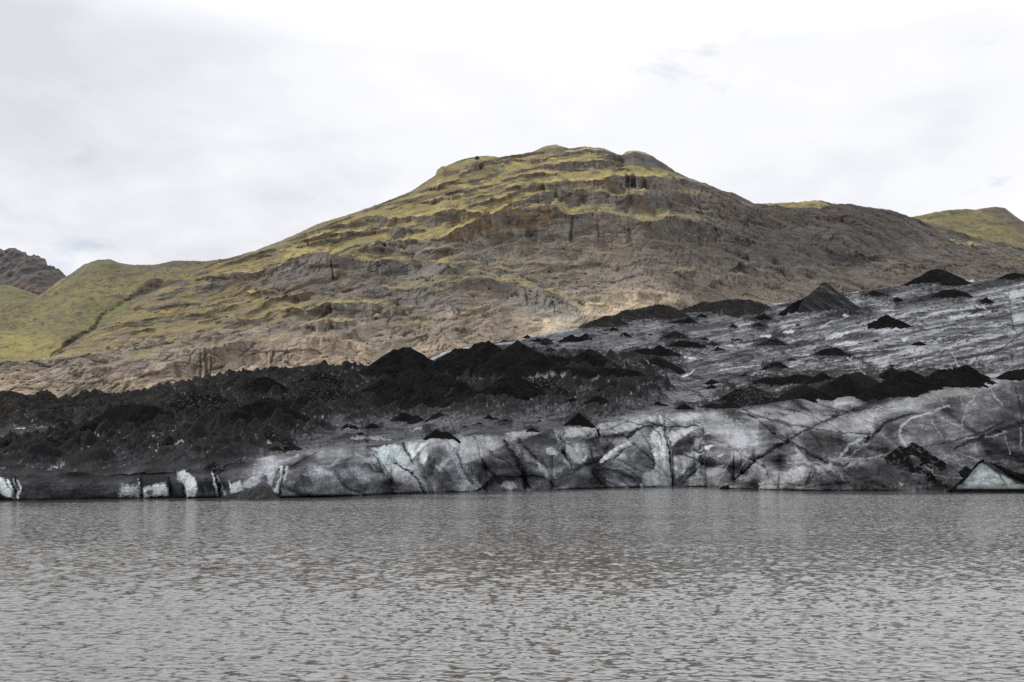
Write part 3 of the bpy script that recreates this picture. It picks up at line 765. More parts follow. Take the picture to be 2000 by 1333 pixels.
    # ---- rubble: small heaps and ridges of ash over the ice, real relief
    amp = np.full(PX.shape, 0.10)
    apron = np.zeros(PX.shape)
    for hp in HEAPS:
        cr = hp[3]; bb = hp[4] if isinstance(hp[4], list) else [hp[4]] * len(cr)
        hh = max(b - c[1] for b, c in zip(bb, cr))
        apron = np.maximum(apron, P.stroke([(c[0], b - 0.30 * hh) for c, b in zip(cr, bb)], hh * 2.0 + 5, -0.2))
    apron = P.fray(apron, 0.9) * (1 - infront)
    rough = P.poly([(-300, 770), (0, 770), (250, 760), (560, 716), (740, 714), (840, 715), (1000, 690), (1250, 700), (1330, 745), (1300, 790), (1180, 806), (1000, 806), (850, 800), (720, 822), (600, 850), (540, 874), (450, 900), (400, 918), (100, 930), (-300, 930)], 12)
    amp = amp + 1.45 * rough + 0.26 * ur + 0.26 * midz + 0.10 * apron * (1 - rough)
    edge_gate = sstep(0, 8, PY - top[None, :]) * 0.9 + 0.1
    quiet = P.poly([(-300, 838), (0, 836), (190, 818), (230, 812), (130, 850), (0, 872), (-300, 890)], 6)
    amp = amp * (1 - 0.85 * quiet) * (1 - infront * 0.95) * (0.25 + 0.75 * sstep(0, 22, brow[None, :] - PY)) * edge_gate * (1 - 0.8 * clean)
    wx = X + 2.0 * fbm2(X / 7, Y2 / 7, 2, 0.5, 60); wy = Y2 + 2.0 * fbm2(X / 7, Y2 / 7, 2, 0.5, 70)
    c1 = cones2(wx / 7.0, wy / 11.0, 3, 0.7, 2.4); c2 = cones2(wx / 3.2, wy / 5.0, 11, 0.75, 2.2); c3 = cones2(wx / 1.5, wy / 2.4, 23, 0.8, 1.6)
    rg = ridged2(wx / 8, wy / 12, 5, 0.62, 30)
    h = 0.85 * amp * (3.0 * c1 + 1.5 * c2 + 0.6 * c3 + 0.85 * np.clip(rg, -0.5, 2) + 0.22 * ridged2(X / 2.4, Y2 / 3.4, 4, 0.6, 98) - 0.15)
    Z = Z + h - 0.8 * crev
    thick = sstep(0.52, 0.86, 1.5 * c1 + 1.0 * c2 + 0.45 * c3 + 0.22 * rg - 0.05 + 0.35 * fbm2(X / 30, Y2 / 40, 3, 0.55, 91))
    dirt = dirt + thick * (0.56 * rough + 0.26 * midz * (1 - rough) + 0.30 * ur) * (1 - 0.8 * clean) * (1 - quiet * 0.7)
    dirt = dirt + 0.55 * apron * (0.45 + 0.55 * sstep(0.1, 0.6, thick + rg * 0.3)) * (1 - 0.7 * clean)
    dirt = np.clip(dirt, 0.06, 1.02)
    # clean ice shows in small chips on the lower flanks of the rubble
    chip = sstep(0.42, 0.80, fbm2(X / 1.5, Y2 / 2.6, 3, 0.65, 90) + 0.5 * fbm2(X / 14, Y2 / 14, 2, 0.5, 95)) * (rough + 0.8 * midz + 0.9 * ur) * (1 - thick)
    a = 0.42 * np.exp(-3.55 * dirt)
    col = a[..., None] * np.array([0.945, 0.985, 1.085])
    brown = sstep(-0.1, 0.6, fbm2(PX / 60, PY / 30, 3, 0.5, 55)) * infront * sstep(1400, 1750, PX) * 0.6
    col = mixc(col, col * np.array([1.08, 1.0, 0.88]), brown)
    leftedge = P.poly([(-300, 770), (0, 770), (250, 762), (420, 740), (330, 800), (200, 815), (0, 832), (-300, 835)], 9)
    col = mixc(col, np.maximum(col, 0.012) * np.array([1.55, 1.42, 1.25]), leftedge)
    col = mixc(col, np.array([0.26, 0.27, 0.29]), np.clip(chip * 0.95, 0, 1))
    tex = np.clip(0.80 + 0.50 * fbm2(X0 / 1.6, Z0 / 3.2, 4, 0.68, 33) + 0.22 * n_fine + 0.25 * n_big, 0.25, 1.15)
    white = mixc(np.broadcast_to(np.array([0.54, 0.565, 0.58]), col.shape), np.array([0.36, 0.455, 0.48]), blue)
    col = mixc(col, white * tex[..., None], np.clip(clean + 0.25 * clean * n_fine, 0, 1))
    speck = np.clip(1 - 0.75 * clean, 0, 1)

    # close the sheet: a foot under the water and a back slope behind the upper edge
    foot = np.stack([X[0] * 0.997, Y2[0] * 0.997, np.full(C, -2.5)], -1)
    rows = [foot[None], np.stack([X, Y2, Z], -1)]
    cols = [col[:1] * 0.3, col]; spks = [speck[:1], speck]
    last = np.stack([X[-1], Y2[-1], Z[-1]], -1)
    for dd, dz in ((12, -1.5), (40, -9), (120, -40)):
        rows.append((last * np.array([(1), 1, 1]) + np.stack([(pxs - CX) / F * dd, np.full(C, dd), np.full(C, dz)], -1))[None])
        cols.append(col[-1:]); spks.append(speck[-1:])
    V = np.concatenate(rows, 0); Cc = np.concatenate(cols, 0); S = np.concatenate(spks, 0)
    o = mesh_from('glacier', V.reshape(-1, 3), grid_quads(V.shape[0], C), M_ICE, Cc, True, {'speck': S})
    tag(o, 'dirty grey glacier tongue with a cracked ice front rising from the lake', kind='structure')


def ice_at(px, py):
    """distance and height of the base ice on one bearing at one elevation"""
    j = int(np.clip(round((px - GL.px[0]) / 1.7), 0, len(GL.px) - 1))
    Y = np.interp(-py, -GL.PY[:, j], GL.Y[:, j])
    return Y, EYE + (HY - py) / F * Y


def ice_height(X, Y):
    px = CX + X / Y * F
    jj = np.clip(np.round((px - GL.px[0]) / 1.7).astype(int), 0, len(GL.px) - 1)
    out = np.zeros(X.shape)
    for j in np.unique(jj):
        m = jj == j
        out[m] = np.interp(Y[m], GL.Y[:, j], GL.Z[:, j])
    return out


# ------------------------------------------------------------------ mountain and hills
RIDGE = [(-300, 716), (0, 707), (60, 703), (100, 697), (120, 682), (180, 650), (240, 610), (270, 590), (300, 571), (340, 555), (370, 545), (400, 522), (440, 506), (500, 490),
         (560, 466), (620, 438), (680, 420), (750, 396), (800, 375), (835, 353), (851, 343), (853, 334), (862, 326), (872, 324), (905, 311), (930, 306), (955, 305), (975, 308), (1000, 304),
         (1040, 297), (1055, 290), (1070, 285), (1085, 282.5), (1098, 286), (1110, 290), (1140, 287), (1180, 291), (1205, 301), (1214, 303), (1225, 296), (1240, 295), (1258, 298), (1275, 306), (1290, 316), (1300, 322),
         (1320, 336), (1350, 350), (1380, 360), (1410, 374), (1430, 377), (1455, 389), (1474, 399), (1500, 398), (1530, 397), (1560, 396), (1580, 393), (1600, 392), (1625, 398), (1660, 399), (1700, 406),
         (1740, 413), (1780, 426), (1820, 440), (1850, 450), (1920, 468), (2000, 488), (2300, 560)]
RIDGE_Y = [(-300, 600), (100, 620), (180, 690), (300, 780), (440, 900), (700, 1030), (900, 1130), (1080, 1220), (1300, 1260), (1480, 1330), (1700, 1430), (2000, 1500), (2300, 1560)]

# rock steps: top edge polyline, thickness at each point (photo pixels)
LEDGES = [
    ([(640, 446), (700, 436), (740, 428), (805, 426), (860, 417), (905, 415), (955, 419)], [3, 8, 12, 18, 22, 22, 4]),
    ([(590, 470), (630, 458), (680, 454), (740, 450), (805, 449)], [3, 9, 10, 8, 3]),
    ([(600, 478), (660, 468), (672, 466)], [4, 12, 4]), ([(720, 452), (760, 447), (790, 450), (830, 456)], [3, 12, 10, 3]),
    ([(715, 488), (750, 478), (800, 471), (845, 476)], [3, 13, 16, 5]), ([(850, 470), (885, 466), (925, 474)], [6, 13, 4]),
    ([(860, 468), (890, 452), (926, 434), (972, 416), (1027, 410), (1082, 405), (1110, 421), (1137, 416), (1179, 418), (1234, 428), (1275, 432), (1330, 428), (1380, 440), (1420, 455)], [8, 24, 40, 62, 78, 88, 86, 92, 88, 80, 72, 60, 40, 8]),
    ([(955, 425), (985, 405), (1027, 391), (1055, 380), (1096, 372), (1137, 374), (1192, 382), (1234, 384), (1300, 378), (1370, 385)], [4, 12, 16, 22, 30, 32, 32, 34, 36, 6]),
    ([(985, 372), (1041, 363), (1110, 353), (1179, 352), (1234, 347), (1330, 350), (1400, 368)], [3, 12, 22, 24, 28, 30, 4]),
    ([(930, 400), (965, 392), (1000, 382), (1030, 372)], [3, 8, 9, 3]), ([(820, 398), (850, 392), (895, 388)], [3, 7, 3]), ([(870, 382), (920, 372), (960, 360)], [3, 7, 3]),
    ([(835, 372), (865, 362), (895, 350)], [3, 8, 3]), ([(980, 352), (1010, 345), (1060, 338), (1090, 340)], [3, 9, 7, 3]), ([(895, 340), (930, 330), (948, 324)], [3, 7, 3]),
    ([(955, 322), (1000, 312), (1050, 312), (1080, 308)], [3, 9, 9, 3]), ([(1060, 325), (1110, 318), (1150, 315), (1200, 318)], [4, 16, 18, 5]), ([(1195, 335), (1230, 332)], [3, 6]), ([(1100, 297), (1150, 293), (1200, 300)], [3, 8, 5]),
    ([(1205, 306), (1235, 300), (1270, 304), (1300, 322)], [4, 14, 16, 6]),
    ([(540, 530), (560, 510), (600, 501), (642, 497), (668, 507), (710, 508), (755, 511), (805, 512), (850, 520)], [8, 42, 56, 62, 50, 42, 36, 26, 5]),
    ([(515, 540), (535, 528), (560, 520)], [4, 16, 8]), ([(380, 548), (420, 544), (450, 538), (500, 533), (520, 527)], [3, 10, 18, 18, 4]), ([(700, 495), (740, 488), (795, 492)], [3, 12, 4]), ([(820, 495), (860, 490), (905, 488)], [3, 9, 3]),
    ([(785, 522), (820, 518), (870, 522), (900, 530)], [3, 20, 22, 6]), ([(850, 560), (880, 556), (920, 551), (967, 551), (1005, 555), (1055, 568), (1090, 580), (1130, 604)], [3, 16, 20, 24, 26, 44, 44, 8]),
    ([(745, 560), (790, 568), (830, 562), (870, 572)], [4, 26, 34, 10]), ([(565, 648), (600, 640), (640, 634), (690, 630)], [4, 18, 20, 6]), ([(595, 610), (640, 596), (700, 594), (760, 604), (800, 620)], [4, 20, 26, 24, 6]),
    ([(780, 640), (820, 632), (860, 646), (880, 680)], [8, 22, 26, 10]), ([(420, 630), (450, 624), (500, 624)], [4, 12, 4]), ([(480, 575), (510, 570), (545, 575)], [3, 9, 3]), ([(550, 612), (575, 606), (590, 610)], [4, 14, 4]),
    ([(-300, 728), (0, 712), (60, 706), (130, 708), (160, 715)], [44, 46, 52, 50, 6]), ([(150, 735), (220, 718), (300, 698), (360, 690), (440, 684), (520, 680)], [10, 34, 56, 66, 52, 8]),
    ([(440, 676), (500, 672), (560, 666), (640, 664), (700, 676), (750, 690)], [16, 46, 52, 48, 34, 6]), ([(1270, 470), (1300, 476), (1340, 482), (1378, 470)], [4, 10, 12, 4]), ([(1372, 430), (1400, 440), (1415, 452), (1402, 465)], [4, 10, 12, 3]),
    ([(1350, 415), (1380, 420), (1440, 432), (1475, 420)], [3, 10, 10, 3]), ([(1560, 430), (1600, 428), (1640, 432), (1672, 428)], [3, 10, 12, 3]), ([(1480, 400), (1510, 405), (1530, 420), (1550, 440)], [3, 8, 8, 3]),
    ([(1565, 472), (1600, 482), (1650, 496), (1700, 502), (1760, 500)], [3, 8, 14, 10, 3]), ([(1390, 520), (1420, 528), (1480, 524), (1560, 530), (1600, 540)], [3, 10, 14, 12, 3]), ([(1100, 590), (1150, 580), (1220, 575), (1300, 580)], [3, 14, 16, 3]),
    ([(1380, 560), (1420, 545), (1470, 550), (1520, 566)], [4, 24, 22, 4]), ([(900, 606), (960, 600), (1000, 608)], [4, 14, 4]), ([(1300, 540), (1340, 532), (1370, 540)], [3, 14, 4]), ([(1700, 440), (1740, 446), (1790, 460)], [3, 10, 3]),
    ([(1820, 470), (1870, 478), (1930, 490)], [3, 9, 3]), ([(1690, 540), (1760, 530), (1820, 520), (1900, 522)], [3, 8, 9, 3]),
]


def relief_rows(pxs, base, top, Yb, Yt, R, PYextra=None):
    t = np.linspace(0, 1, R)[:, None]
    ts = smooth1(top, 45)
    PY = base[None, :] + (ts - base)[None, :] * t + (top - ts)[None, :] * sstep(0.78, 1.0, t)
    PX = np.repeat(pxs[None, :], R, 0)
    return PX, PY


def close_back(V, C, Cc, pxs, steps):
    last = V[-1]
    rows = [V]; cols = [Cc]
    for dd, dz in steps:
        rows.append((last + np.stack([(pxs - CX) / F * dd, np.full(len(pxs), dd), np.full(len(pxs), dz)], -1))[None])
        cols.append(Cc[-1:])
    return np.concatenate(rows, 0), np.concatenate(cols, 0)


def build_mountain():
    pxs = np.arange(-280, 2281, 1.7); C = len(pxs); R = 500
    edge = curve(ICE_TOP, pxs); base = edge + 34
    top = curve(RIDGE, pxs) + 1.1 * fbm2(pxs / 9, pxs * 0 + 3, 3, 0.6, 8)
    PX, PY = relief_rows(pxs, base, top, None, None, R)
    P = Paint(PX, PY, 1.5, 5)
    Yb = curve(ICE_TOP_Y, pxs) + 14; Yt = smooth1(curve(RIDGE_Y, pxs), 40)
    dpy = (base - top)[None, :] / (R - 1)
    A = curve([(-300, -30), (0, 0), (400, 60), (700, 150), (1000, 225), (1150, 245), (1300, 235), (1500, 150), (2000, -110), (2300, -220)], pxs)
    q = PY + A[None, :] + 9 * fbm2(PX / 150, PY / 70, 3, 0.5, 15)
    strat = fbm2(PX / 190, q / 12, 4, 0.66, 3)
    strat2 = fbm2(PX / 60, q / 5, 3, 0.6, 13)
    W = np.exp(2.3 * strat + 1.0 * strat2)
    led = fbm2(PX / 95, q / 6.5, 4, 0.66, 27)
    W = W * np.exp(1.7 * led)
    expo = sstep(0.50, 0.20, W)
    cliff = np.zeros_like(PX); bench = np.zeros_like(PX)
    for i, (pts, th) in enumerate(LEDGES):
        x = np.array([p[0] for p in pts], float)
        tp = np.interp(pxs, x, [p[1] for p in pts]) + 5.0 * fbm2(pxs / 34, pxs * 0 + i * 3.1, 4, 0.6, 2)
        tk = np.interp(pxs, x, th) * sstep(x[0] - 6, x[0] + 6, pxs) * sstep(x[-1] + 6, x[-1] - 6, pxs) * np.clip(0.88 + (0.25 if max(th) > 40 else 1.1) * fbm2(pxs / 38, pxs * 0 + i * 1.7, 3, 0.55, 6), 0.05, 1.5)
        d = (PY - tp[None, :])
        tkk = np.maximum(tk, 0.01)[None, :]
        m = sstep(-1.0, 1.2, d) * sstep(tkk * 1.05, tkk * 0.8, d) * (tk > 1.2)[None, :]
        cliff = np.maximum(cliff, m)
        bench = np.maximum(bench, sstep(-0.55 * tkk - 3, -1, d) * sstep(1.5, -1, d) * (tk > 1.5)[None, :])
    W = W * (1 - 0.88 * cliff) * (1 + 1.1 * bench)
    W = W + 0.05
    cum = np.cumsum(W * dpy, 0); tot = cum[-1]
    k = (Yt - Yb) / tot
    k = smooth1(k, 30)
    Y = np.maximum.accumulate(undrift(Yb[None, :] + cum * k[None, :], 60, 28), 0)
    X = (PX - CX) / F * Y; Z = EYE + (HY - PY) / F * Y

    # ---- relief in the rock itself
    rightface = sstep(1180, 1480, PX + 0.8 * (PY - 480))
    lob = fbm3(X / 46, Y / 46, Z / 30, 4, 0.5, 2)
    ww = 4 * fbm3(X / 22, Y / 22, Z / 22, 4, 0.55, 7)
    # slabs lie along the beds on the left and along the diagonal fractures on the right face
    ja, ia = worley_edge((X + 0.25 * Z + ww) / 36, (Y + ww) / 26, (Z - 0.25 * X + ww) / 10, 5)
    jb, ib = worley_edge((0.75 * X - 0.66 * Z + ww) / 40, (Y + ww) / 24, (0.66 * X + 0.75 * Z + ww) / 13, 15)
    pick = rightface + 0.25 * lob > 0.5
    joint = np.where(pick, jb, ja); jid = np.where(pick, ib, ia)
    joint2, jid2 = worley_edge((X + ww) / 5.2, (Y + ww) / 5.2, (Z + ww) / 4.4, 9)
    diag = ridged2((X * 0.75 + Z * 0.9) / 24 + 0.4 * fbm2(X / 30, Z / 30, 2, 0.5, 4), (X * 0.3 - Z * 0.5) / 75, 4, 0.55, 19)
    diagL = ridged2((X * 0.45 - Z * 0.9) / 30 + 0.4 * fbm2(X / 30, Z / 30, 2, 0.5, 4), (X * 0.6 + Z * 0.3) / 80, 4, 0.55, 29)
    rough = ridged3(X / 7, Y / 7, Z / 6, 4, 0.6, 3)
    fine = fbm3(X / 2.6, Y / 2.6, Z / 2.2, 3, 0.6, 8)
    fade = sstep(0.0, 0.05, (PY - top[None, :]) / (base - top)[None, :] * 1.0) * 0.8 + 0.2
    mossfield = np.zeros_like(PX)
    for pts, s, sf in (
            ([(845, 330), (900, 300), (1080, 280), (1230, 300), (1300, 318), (1320, 340), (1230, 352), (1110, 372), (1030, 398), (950, 432), (880, 470), (760, 484), (640, 496), (560, 512), (500, 540), (420, 560), (360, 565), (380, 540), (440, 500), (600, 440), (750, 390)], 0.86, 16),
            ([(700, 470), (860, 440), (920, 460), (860, 495), (780, 505), (690, 500)], 0.3, 12),
            ([(290, 570), (360, 560), (460, 560), (560, 575), (640, 590), (600, 625), (480, 650), (330, 672), (230, 690), (130, 700), (100, 700), (180, 650)], 0.58, 16),
            ([(560, 580), (700, 590), (860, 600), (900, 640), (700, 640), (560, 640)], 0.22, 20),
            ([(860, 490), (1000, 500), (1060, 520), (1140, 540), (1050, 550), (930, 540), (850, 540)], 0.42, 14),
            ([(1070, 520), (1250, 530), (1350, 545), (1250, 560), (1120, 545)], 0.22, 10),
            ([(1470, 396), (1600, 390), (1640, 400), (1600, 412), (1520, 408)], 0.7, 6),
            ([(1770, 425), (1850, 448), (2050, 500), (2050, 540), (1900, 500), (1800, 460)], 0.38, 14),
            ([(1480, 400), (1520, 420), (1560, 450), (1540, 455), (1490, 425)], 0.4, 8),
            ([(1400, 375), (1475, 398), (1470, 415), (1420, 395)], 0.45, 8),
            ([(100, 700), (200, 640), (330, 555), (350, 560), (220, 650), (130, 703)], 0.8, 7)):
        mossfield = np.maximum(mossfield, s * P.poly(pts, sf))
    mossy = sstep(0.25, 0.7, mossfield)
    rk = 1 - 0.65 * mossy * (1 - np.maximum(cliff, expo))
    disp = 5.0 * lob * (0.5 + 0.5 * rk) + rk * (2.6 * (jid - 0.5) - 1.0 * (1 - sstep(0.0, 0.06, joint)) + 0.8 * (jid2 - 0.5) - 0.3 * (1 - sstep(0, 0.14, joint2)))
    disp += rk * 0.30 * rough + 0.16 * fine + rk * 0.45 * ridged2(X / 9 + 0.3 * lob, Z / 22, 4, 0.6, 12) * (0.25 + 0.75 * cliff) + rightface * 6.5 * (diag - 0.7) * rk + (1 - rightface) * 2.4 * (diagL - 0.7) * rk
    # open fractures: steep diagonal ones and others following the beds
    cw = 0.35 * fbm2(X / 14, Z / 14, 3, 0.6, 6)
    cr1 = np.abs(fbm2((X * 0.8 + Z * lerp(-0.55, 0.9, rightface)) / 26 + cw, (Z - 0.4 * X) / 70, 3, 0.55, 101))
    cr2 = np.abs(fbm2(PX / 150 + cw, q / 17 + cw, 3, 0.6, 111))
    cr3 = np.abs(fbm2(X / 13 + cw, Z / 34 + cw, 2, 0.5, 121))
    gate = sstep(0.0, 0.35, fbm3(X / 38, Y / 38, Z / 26, 3, 0.55, 131))
    gate2 = sstep(0.0, 0.35, -fbm3(X / 38, Y / 38, Z / 26, 3, 0.55, 131))
    crack = np.maximum.reduce([sstep(0.050, 0.008, cr1) * gate, sstep(0.045, 0.006, cr2) * gate2, sstep(0.040, 0.006, cr3) * gate * 0.8]) * rk
    disp = disp - 1.7 * crack + 2.6 * (np.clip(cr1, 0, 0.5) - 0.2) * rk * 1.6
    disp = disp * fade
    Y = Y - 0.80 * disp; Z = Z + 0.55 * disp
    X = (PX - CX) / F * Y * 1.0

    # ---- colours, with sun and cloud shade painted in: rock, wet streaks, freshly bared rock along the old ice margin, moss
    h_above = edge[None, :] - PY
    n1 = fbm3(X / 70, Y / 70, Z / 40, 4, 0.55, 21); n2 = fbm3(X / 18, Y / 18, Z / 9, 4, 0.6, 31)
    grey = np.array([0.150, 0.144, 0.137]); brown = np.array([0.180, 0.150, 0.115]); tan = np.array([0.320, 0.258, 0.188]); dark = np.array([0.052, 0.047, 0.048])
    col = mixc(np.broadcast_to(grey, PX.shape + (3,)), brown, np.clip(0.45 + 0.9 * n1 + 0.3 * n2, 0, 1))
    warmL = sstep(1480, 1000, PX + 0.6 * (PY - 560))
    col = mixc(col, np.array([0.240, 0.210, 0.170]), np.clip(warmL * sstep(230, 70, h_above) * (0.55 + 0.6 * n2), 0, 0.8))
    col = mixc(col, np.array([0.086, 0.081, 0.080]), rightface * np.clip(0.72 + 0.5 * n1, 0, 0.92))  # cloud shade on the right face, painted into the rock colour
    bare = sstep(75, 8, h_above + 26 * n1 + 16 * n2) * (0.35 + 0.65 * warmL) * (1 - 0.6 * sstep(1420, 1620, PX))
    col = mixc(col, tan, np.clip(bare * (0.75 + 0.7 * n2), 0, 0.92))
    bright = P.poly([(1000, 660), (1100, 590), (1180, 560), (1290, 560), (1320, 590), (1240, 615), (1130, 640)], 22) * sstep(85, 10, h_above)  # sunlit patch at the rock base, painted as paler colour
    col = mixc(col, np.array([0.50, 0.42, 0.305]), np.clip(bright * (0.65 + 0.9 * n2), 0, 0.85))
    col = mixc(col, np.array([0.36, 0.27, 0.19]), np.clip(sstep(0.30, 0.55, fbm3(X / 11, Y / 11, Z / 8, 4, 0.6, 41)) * sstep(190, 60, h_above) * (0.3 + 0.5 * warmL), 0, 0.7))
    # smooth ice-scoured humps, warm scree and rusty beds seen on the slope
    for pts, sf, s_, c in (([(560, 672), (640, 655), (700, 665), (740, 700), (700, 716), (560, 716)], 8, .6, (0.300, 0.240, 0.180)), ([(860, 620), (830, 640), (840, 680), (870, 690), (900, 660), (890, 630)], 6, .5, (0.185, 0.165, 0.14)),
                           ([(780, 646), (820, 634), (865, 650), (880, 690), (800, 700)], 7, .55, (0.235, 0.195, 0.155)), ([(600, 600), (700, 590), (780, 610), (800, 630), (640, 630), (590, 620)], 8, .55, (0.135, 0.125, 0.118)),
                           ([(460, 640), (560, 630), (700, 634), (680, 655), (520, 660)], 8, .5, (0.130, 0.122, 0.117)), ([(200, 710), (330, 690), (470, 670), (520, 680), (420, 720), (260, 740)], 10, .5, (0.165, 0.142, 0.118)),
                           ([(545, 500), (640, 495), (670, 510), (640, 555), (560, 560)], 6, .6, (0.165, 0.158, 0.155)), ([(935, 560), (1000, 620), (1010, 660), (900, 690), (870, 640)], 12, .5, (0.200, 0.160, 0.115)),
                           ([(880, 430), (980, 410), (1130, 415), (1120, 440), (980, 450), (880, 475)], 8, .5, (0.140, 0.092, 0.045)), ([(420, 560), (560, 575), (600, 590), (500, 610), (400, 600)], 10, .45, (0.175, 0.125, 0.080)),
                           ([(1130, 520), (1300, 500), (1420, 520), (1400, 560), (1200, 570)], 18, .5, (0.190, 0.165, 0.138)), ([(1350, 560), (1480, 540), (1620, 560), (1560, 590), (1400, 598)], 16, .4, (0.150, 0.130, 0.112))):
        mk = P.poly(pts, sf)
        col = mixc(col, np.array(c), np.clip(s_ * mk * (0.85 + 0.9 * n2), 0, 0.9))
    # bluish bare slabs
    slab = np.maximum.reduce([P.poly([(990, 560), (1055, 568), (1120, 600), (1150, 625), (1100, 635), (1030, 620), (985, 590)], 5), P.poly([(740, 575), (800, 565), (850, 562), (880, 580), (830, 605), (780, 600)], 6), P.poly([(790, 520), (880, 520), (930, 545), (860, 555), (800, 545)], 7) * 0.6])
    col = mixc(col, np.array([0.205, 0.195, 0.182]), slab * 0.75)
    # streaks of seepage down the steep faces
    sx = X / 3.0
    st = fbm2(sx + 0.35 * fbm2(X / 9, Z / 14, 2, 0.5, 5), Z / 38, 4, 0.6, 66)
    stw = fbm2(X / 26, Z / 60, 2, 0.5, 68)
    col = col * (1 - 0.34 * (sstep(0.12, 0.5, st + 0.5 * stw) * (0.06 + 0.94 * cliff)))[..., None]
    col = mixc(col, np.array([0.26, 0.235, 0.21]), np.clip(sstep(0.22, 0.5, -st + 0.3 * stw) * cliff * 0.5, 0, 1))
    for pts, w, s in (([(392, 705), (391, 720), (390, 748)], 6, .8), ([(402, 704), (402, 745)], 9, .75), ([(412, 706), (411, 738)], 4, .7), ([(645, 512), (648, 530), (650, 548)], 5, .85), ([(1118, 425), (1117, 450), (1115, 472)], 6, .7),
                      ([(1040, 435), (1038, 465)], 24, .55), ([(1165, 428), (1168, 465)], 7, .5), ([(1228, 450), (1228, 478)], 9, .55), ([(1028, 570), (1029, 600)], 4, .7), ([(1050, 575), (1048, 598)], 5, .5), ([(1080, 585), (1084, 620)], 4, .6), ([(345, 722), (350, 738)], 16, .5), ([(535, 690), (530, 715)], 4, .5), ([(562, 690), (564, 716)], 4, .5)):
        col = col * (1 - s * P.stroke(pts, w))[..., None]
    # scree with its shadow painted dark, and darker beds
    for pts, s, c in (([(1600, 490), (1640, 495), (1680, 505), (1702, 512), (1690, 523), (1660, 527), (1625, 518)], 0.9, (0.040, 0.036, 0.039)), ([(1020, 400), (1090, 380), (1320, 390), (1390, 400), (1330, 420), (1140, 412)], 0.35, (0.08, 0.072, 0.07)),
                      ([(1500, 470), (1560, 440), (1650, 450), (1700, 490), (1640, 490)], 0.45, (0.135, 0.128, 0.135)), ([(1580, 420), (1660, 425), (1680, 440), (1600, 440)], 0.5, (0.085, 0.062, 0.06)), ([(880, 640), (960, 620), (1060, 640), (1000, 670), (920, 680)], 0.4, (0.125, 0.112, 0.10)),
                      ([(120, 745), (230, 700), (300, 720), (180, 765), (110, 772)], 0.5, (0.125, 0.112, 0.100))):
        col = mixc(col, np.array(c), s * P.poly(pts, 7))
    bed = fbm2(PX / 240, q / 3.2, 3, 0.6, 44)
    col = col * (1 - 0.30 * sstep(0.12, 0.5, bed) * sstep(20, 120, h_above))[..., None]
    col = mixc(col, np.array([0.052, 0.046, 0.042]), crack * 0.75)
    col = col * (1 + 0.40 * (jid - 0.5) * rk)[..., None]
    blot = fbm3(X / 8, Y / 8, Z / 5, 4, 0.65, 141)
    col = col * (1 + 0.32 * np.clip(blot, -0.6, 0.7) * (0.4 + 0.6 * rk))[..., None]
    # joints between the slabs darkened in patches
    col = col * (1 - 0.5 * (1 - sstep(0, 0.035, joint)) * rk * sstep(-0.1, 0.3, n2))[..., None]

    col = col * (lerp(0.80, 1.0, sstep(120, 40, h_above)) * (1 - 0.20 * rightface))[..., None]  # right face dimmed further as painted cloud shade
    col = mixc(col, np.array([0.118, 0.078, 0.042]), np.clip(sstep(0.12, 0.45, fbm3(X / 30, Y / 30, Z / 9, 4, 0.6, 171)) * sstep(60, 130, h_above) * 0.55 * (1 - 0.5 * rightface), 0, 1))
    col = mixc(col, np.array([0.118, 0.114, 0.112]), np.clip(P.poly([(1040, 300), (1085, 283), (1110, 292), (1180, 291), (1215, 303), (1240, 294), (1290, 316), (1320, 338), (1250, 326), (1200, 312), (1120, 300)], 5), 0, 1) * 0.85)
    mossfield = mossfield * (1 - 0.75 * P.poly([(1205, 306), (1240, 292), (1290, 316), (1310, 334), (1250, 330), (1215, 322)], 5)) * (1 - 0.5 * P.poly([(1060, 325), (1110, 316), (1200, 316), (1190, 332), (1080, 336)], 5))
    # moss holds on the flatter ground
    gy = np.gradient(Z, axis=0) / np.maximum(np.gradient(Y, axis=0), 1e-3)
    flat = sstep(1.25, 0.45, np.clip(gy, 0, 6)) * (1 - 0.9 * cliff)
    nm = fbm3(X / 16, Y / 16, Z / 6, 4, 0.62, 51)
    mfac = sstep(0.30, 0.62, mossfield * (0.46 + 0.55 * flat + 0.35 * bench) + 0.34 * nm + 0.20 * strat - 0.02)
    mfac = np.maximum(mfac, sstep(0.50, 0.9, bench + 0.9 * nm) * sstep(1500, 1200, PX) * sstep(35, 90, h_above) * 0.65)
    mfac = mfac * (1 - 0.88 * cliff) * (1 - 0.85 * expo)
    col = mixc(col, np.array([0.070, 0.056, 0.045]), expo * mossy * (1 - cliff) * 0.65)
    ochre = np.array([0.165, 0.118, 0.046]); yel = np.array([0.315, 0.275, 0.112]); olive = np.array([0.185, 0.166, 0.080])
    mc = mixc(np.broadcast_to(yel, PX.shape + (3,)), ochre, np.clip(0.35 + 1.1 * fbm3(X / 20, Y / 20, Z / 9, 4, 0.6, 61) + 0.35 * sstep(420, 540, PY) * (PX < 900), 0, 0.9))
    mc = mixc(mc, olive, np.clip(0.35 + 1.2 * fbm3(X / 34, Y / 34, Z / 16, 3, 0.5, 71), 0, 0.75))
    lip = np.clip(bench + 0.8 * sstep(0.30, 0.10, np.roll(expo, 3, 0) * 0 + expo) * sstep(0.3, 0.8, np.roll(expo, -4, 0)), 0, 1)
    mc = mixc(mc, np.array([0.410, 0.362, 0.150]), lip * np.clip(0.30 + 1.2 * nm, 0, 0.7))
    thinm = sstep(-0.05, 0.30, fbm2(PX / 26, PY / 9, 4, 0.65, 161)) * sstep(0.9, 0.3, lip)
    col = mixc(col, mc, np.clip(mfac * (1 - 0.55 * thinm), 0, 0.95))
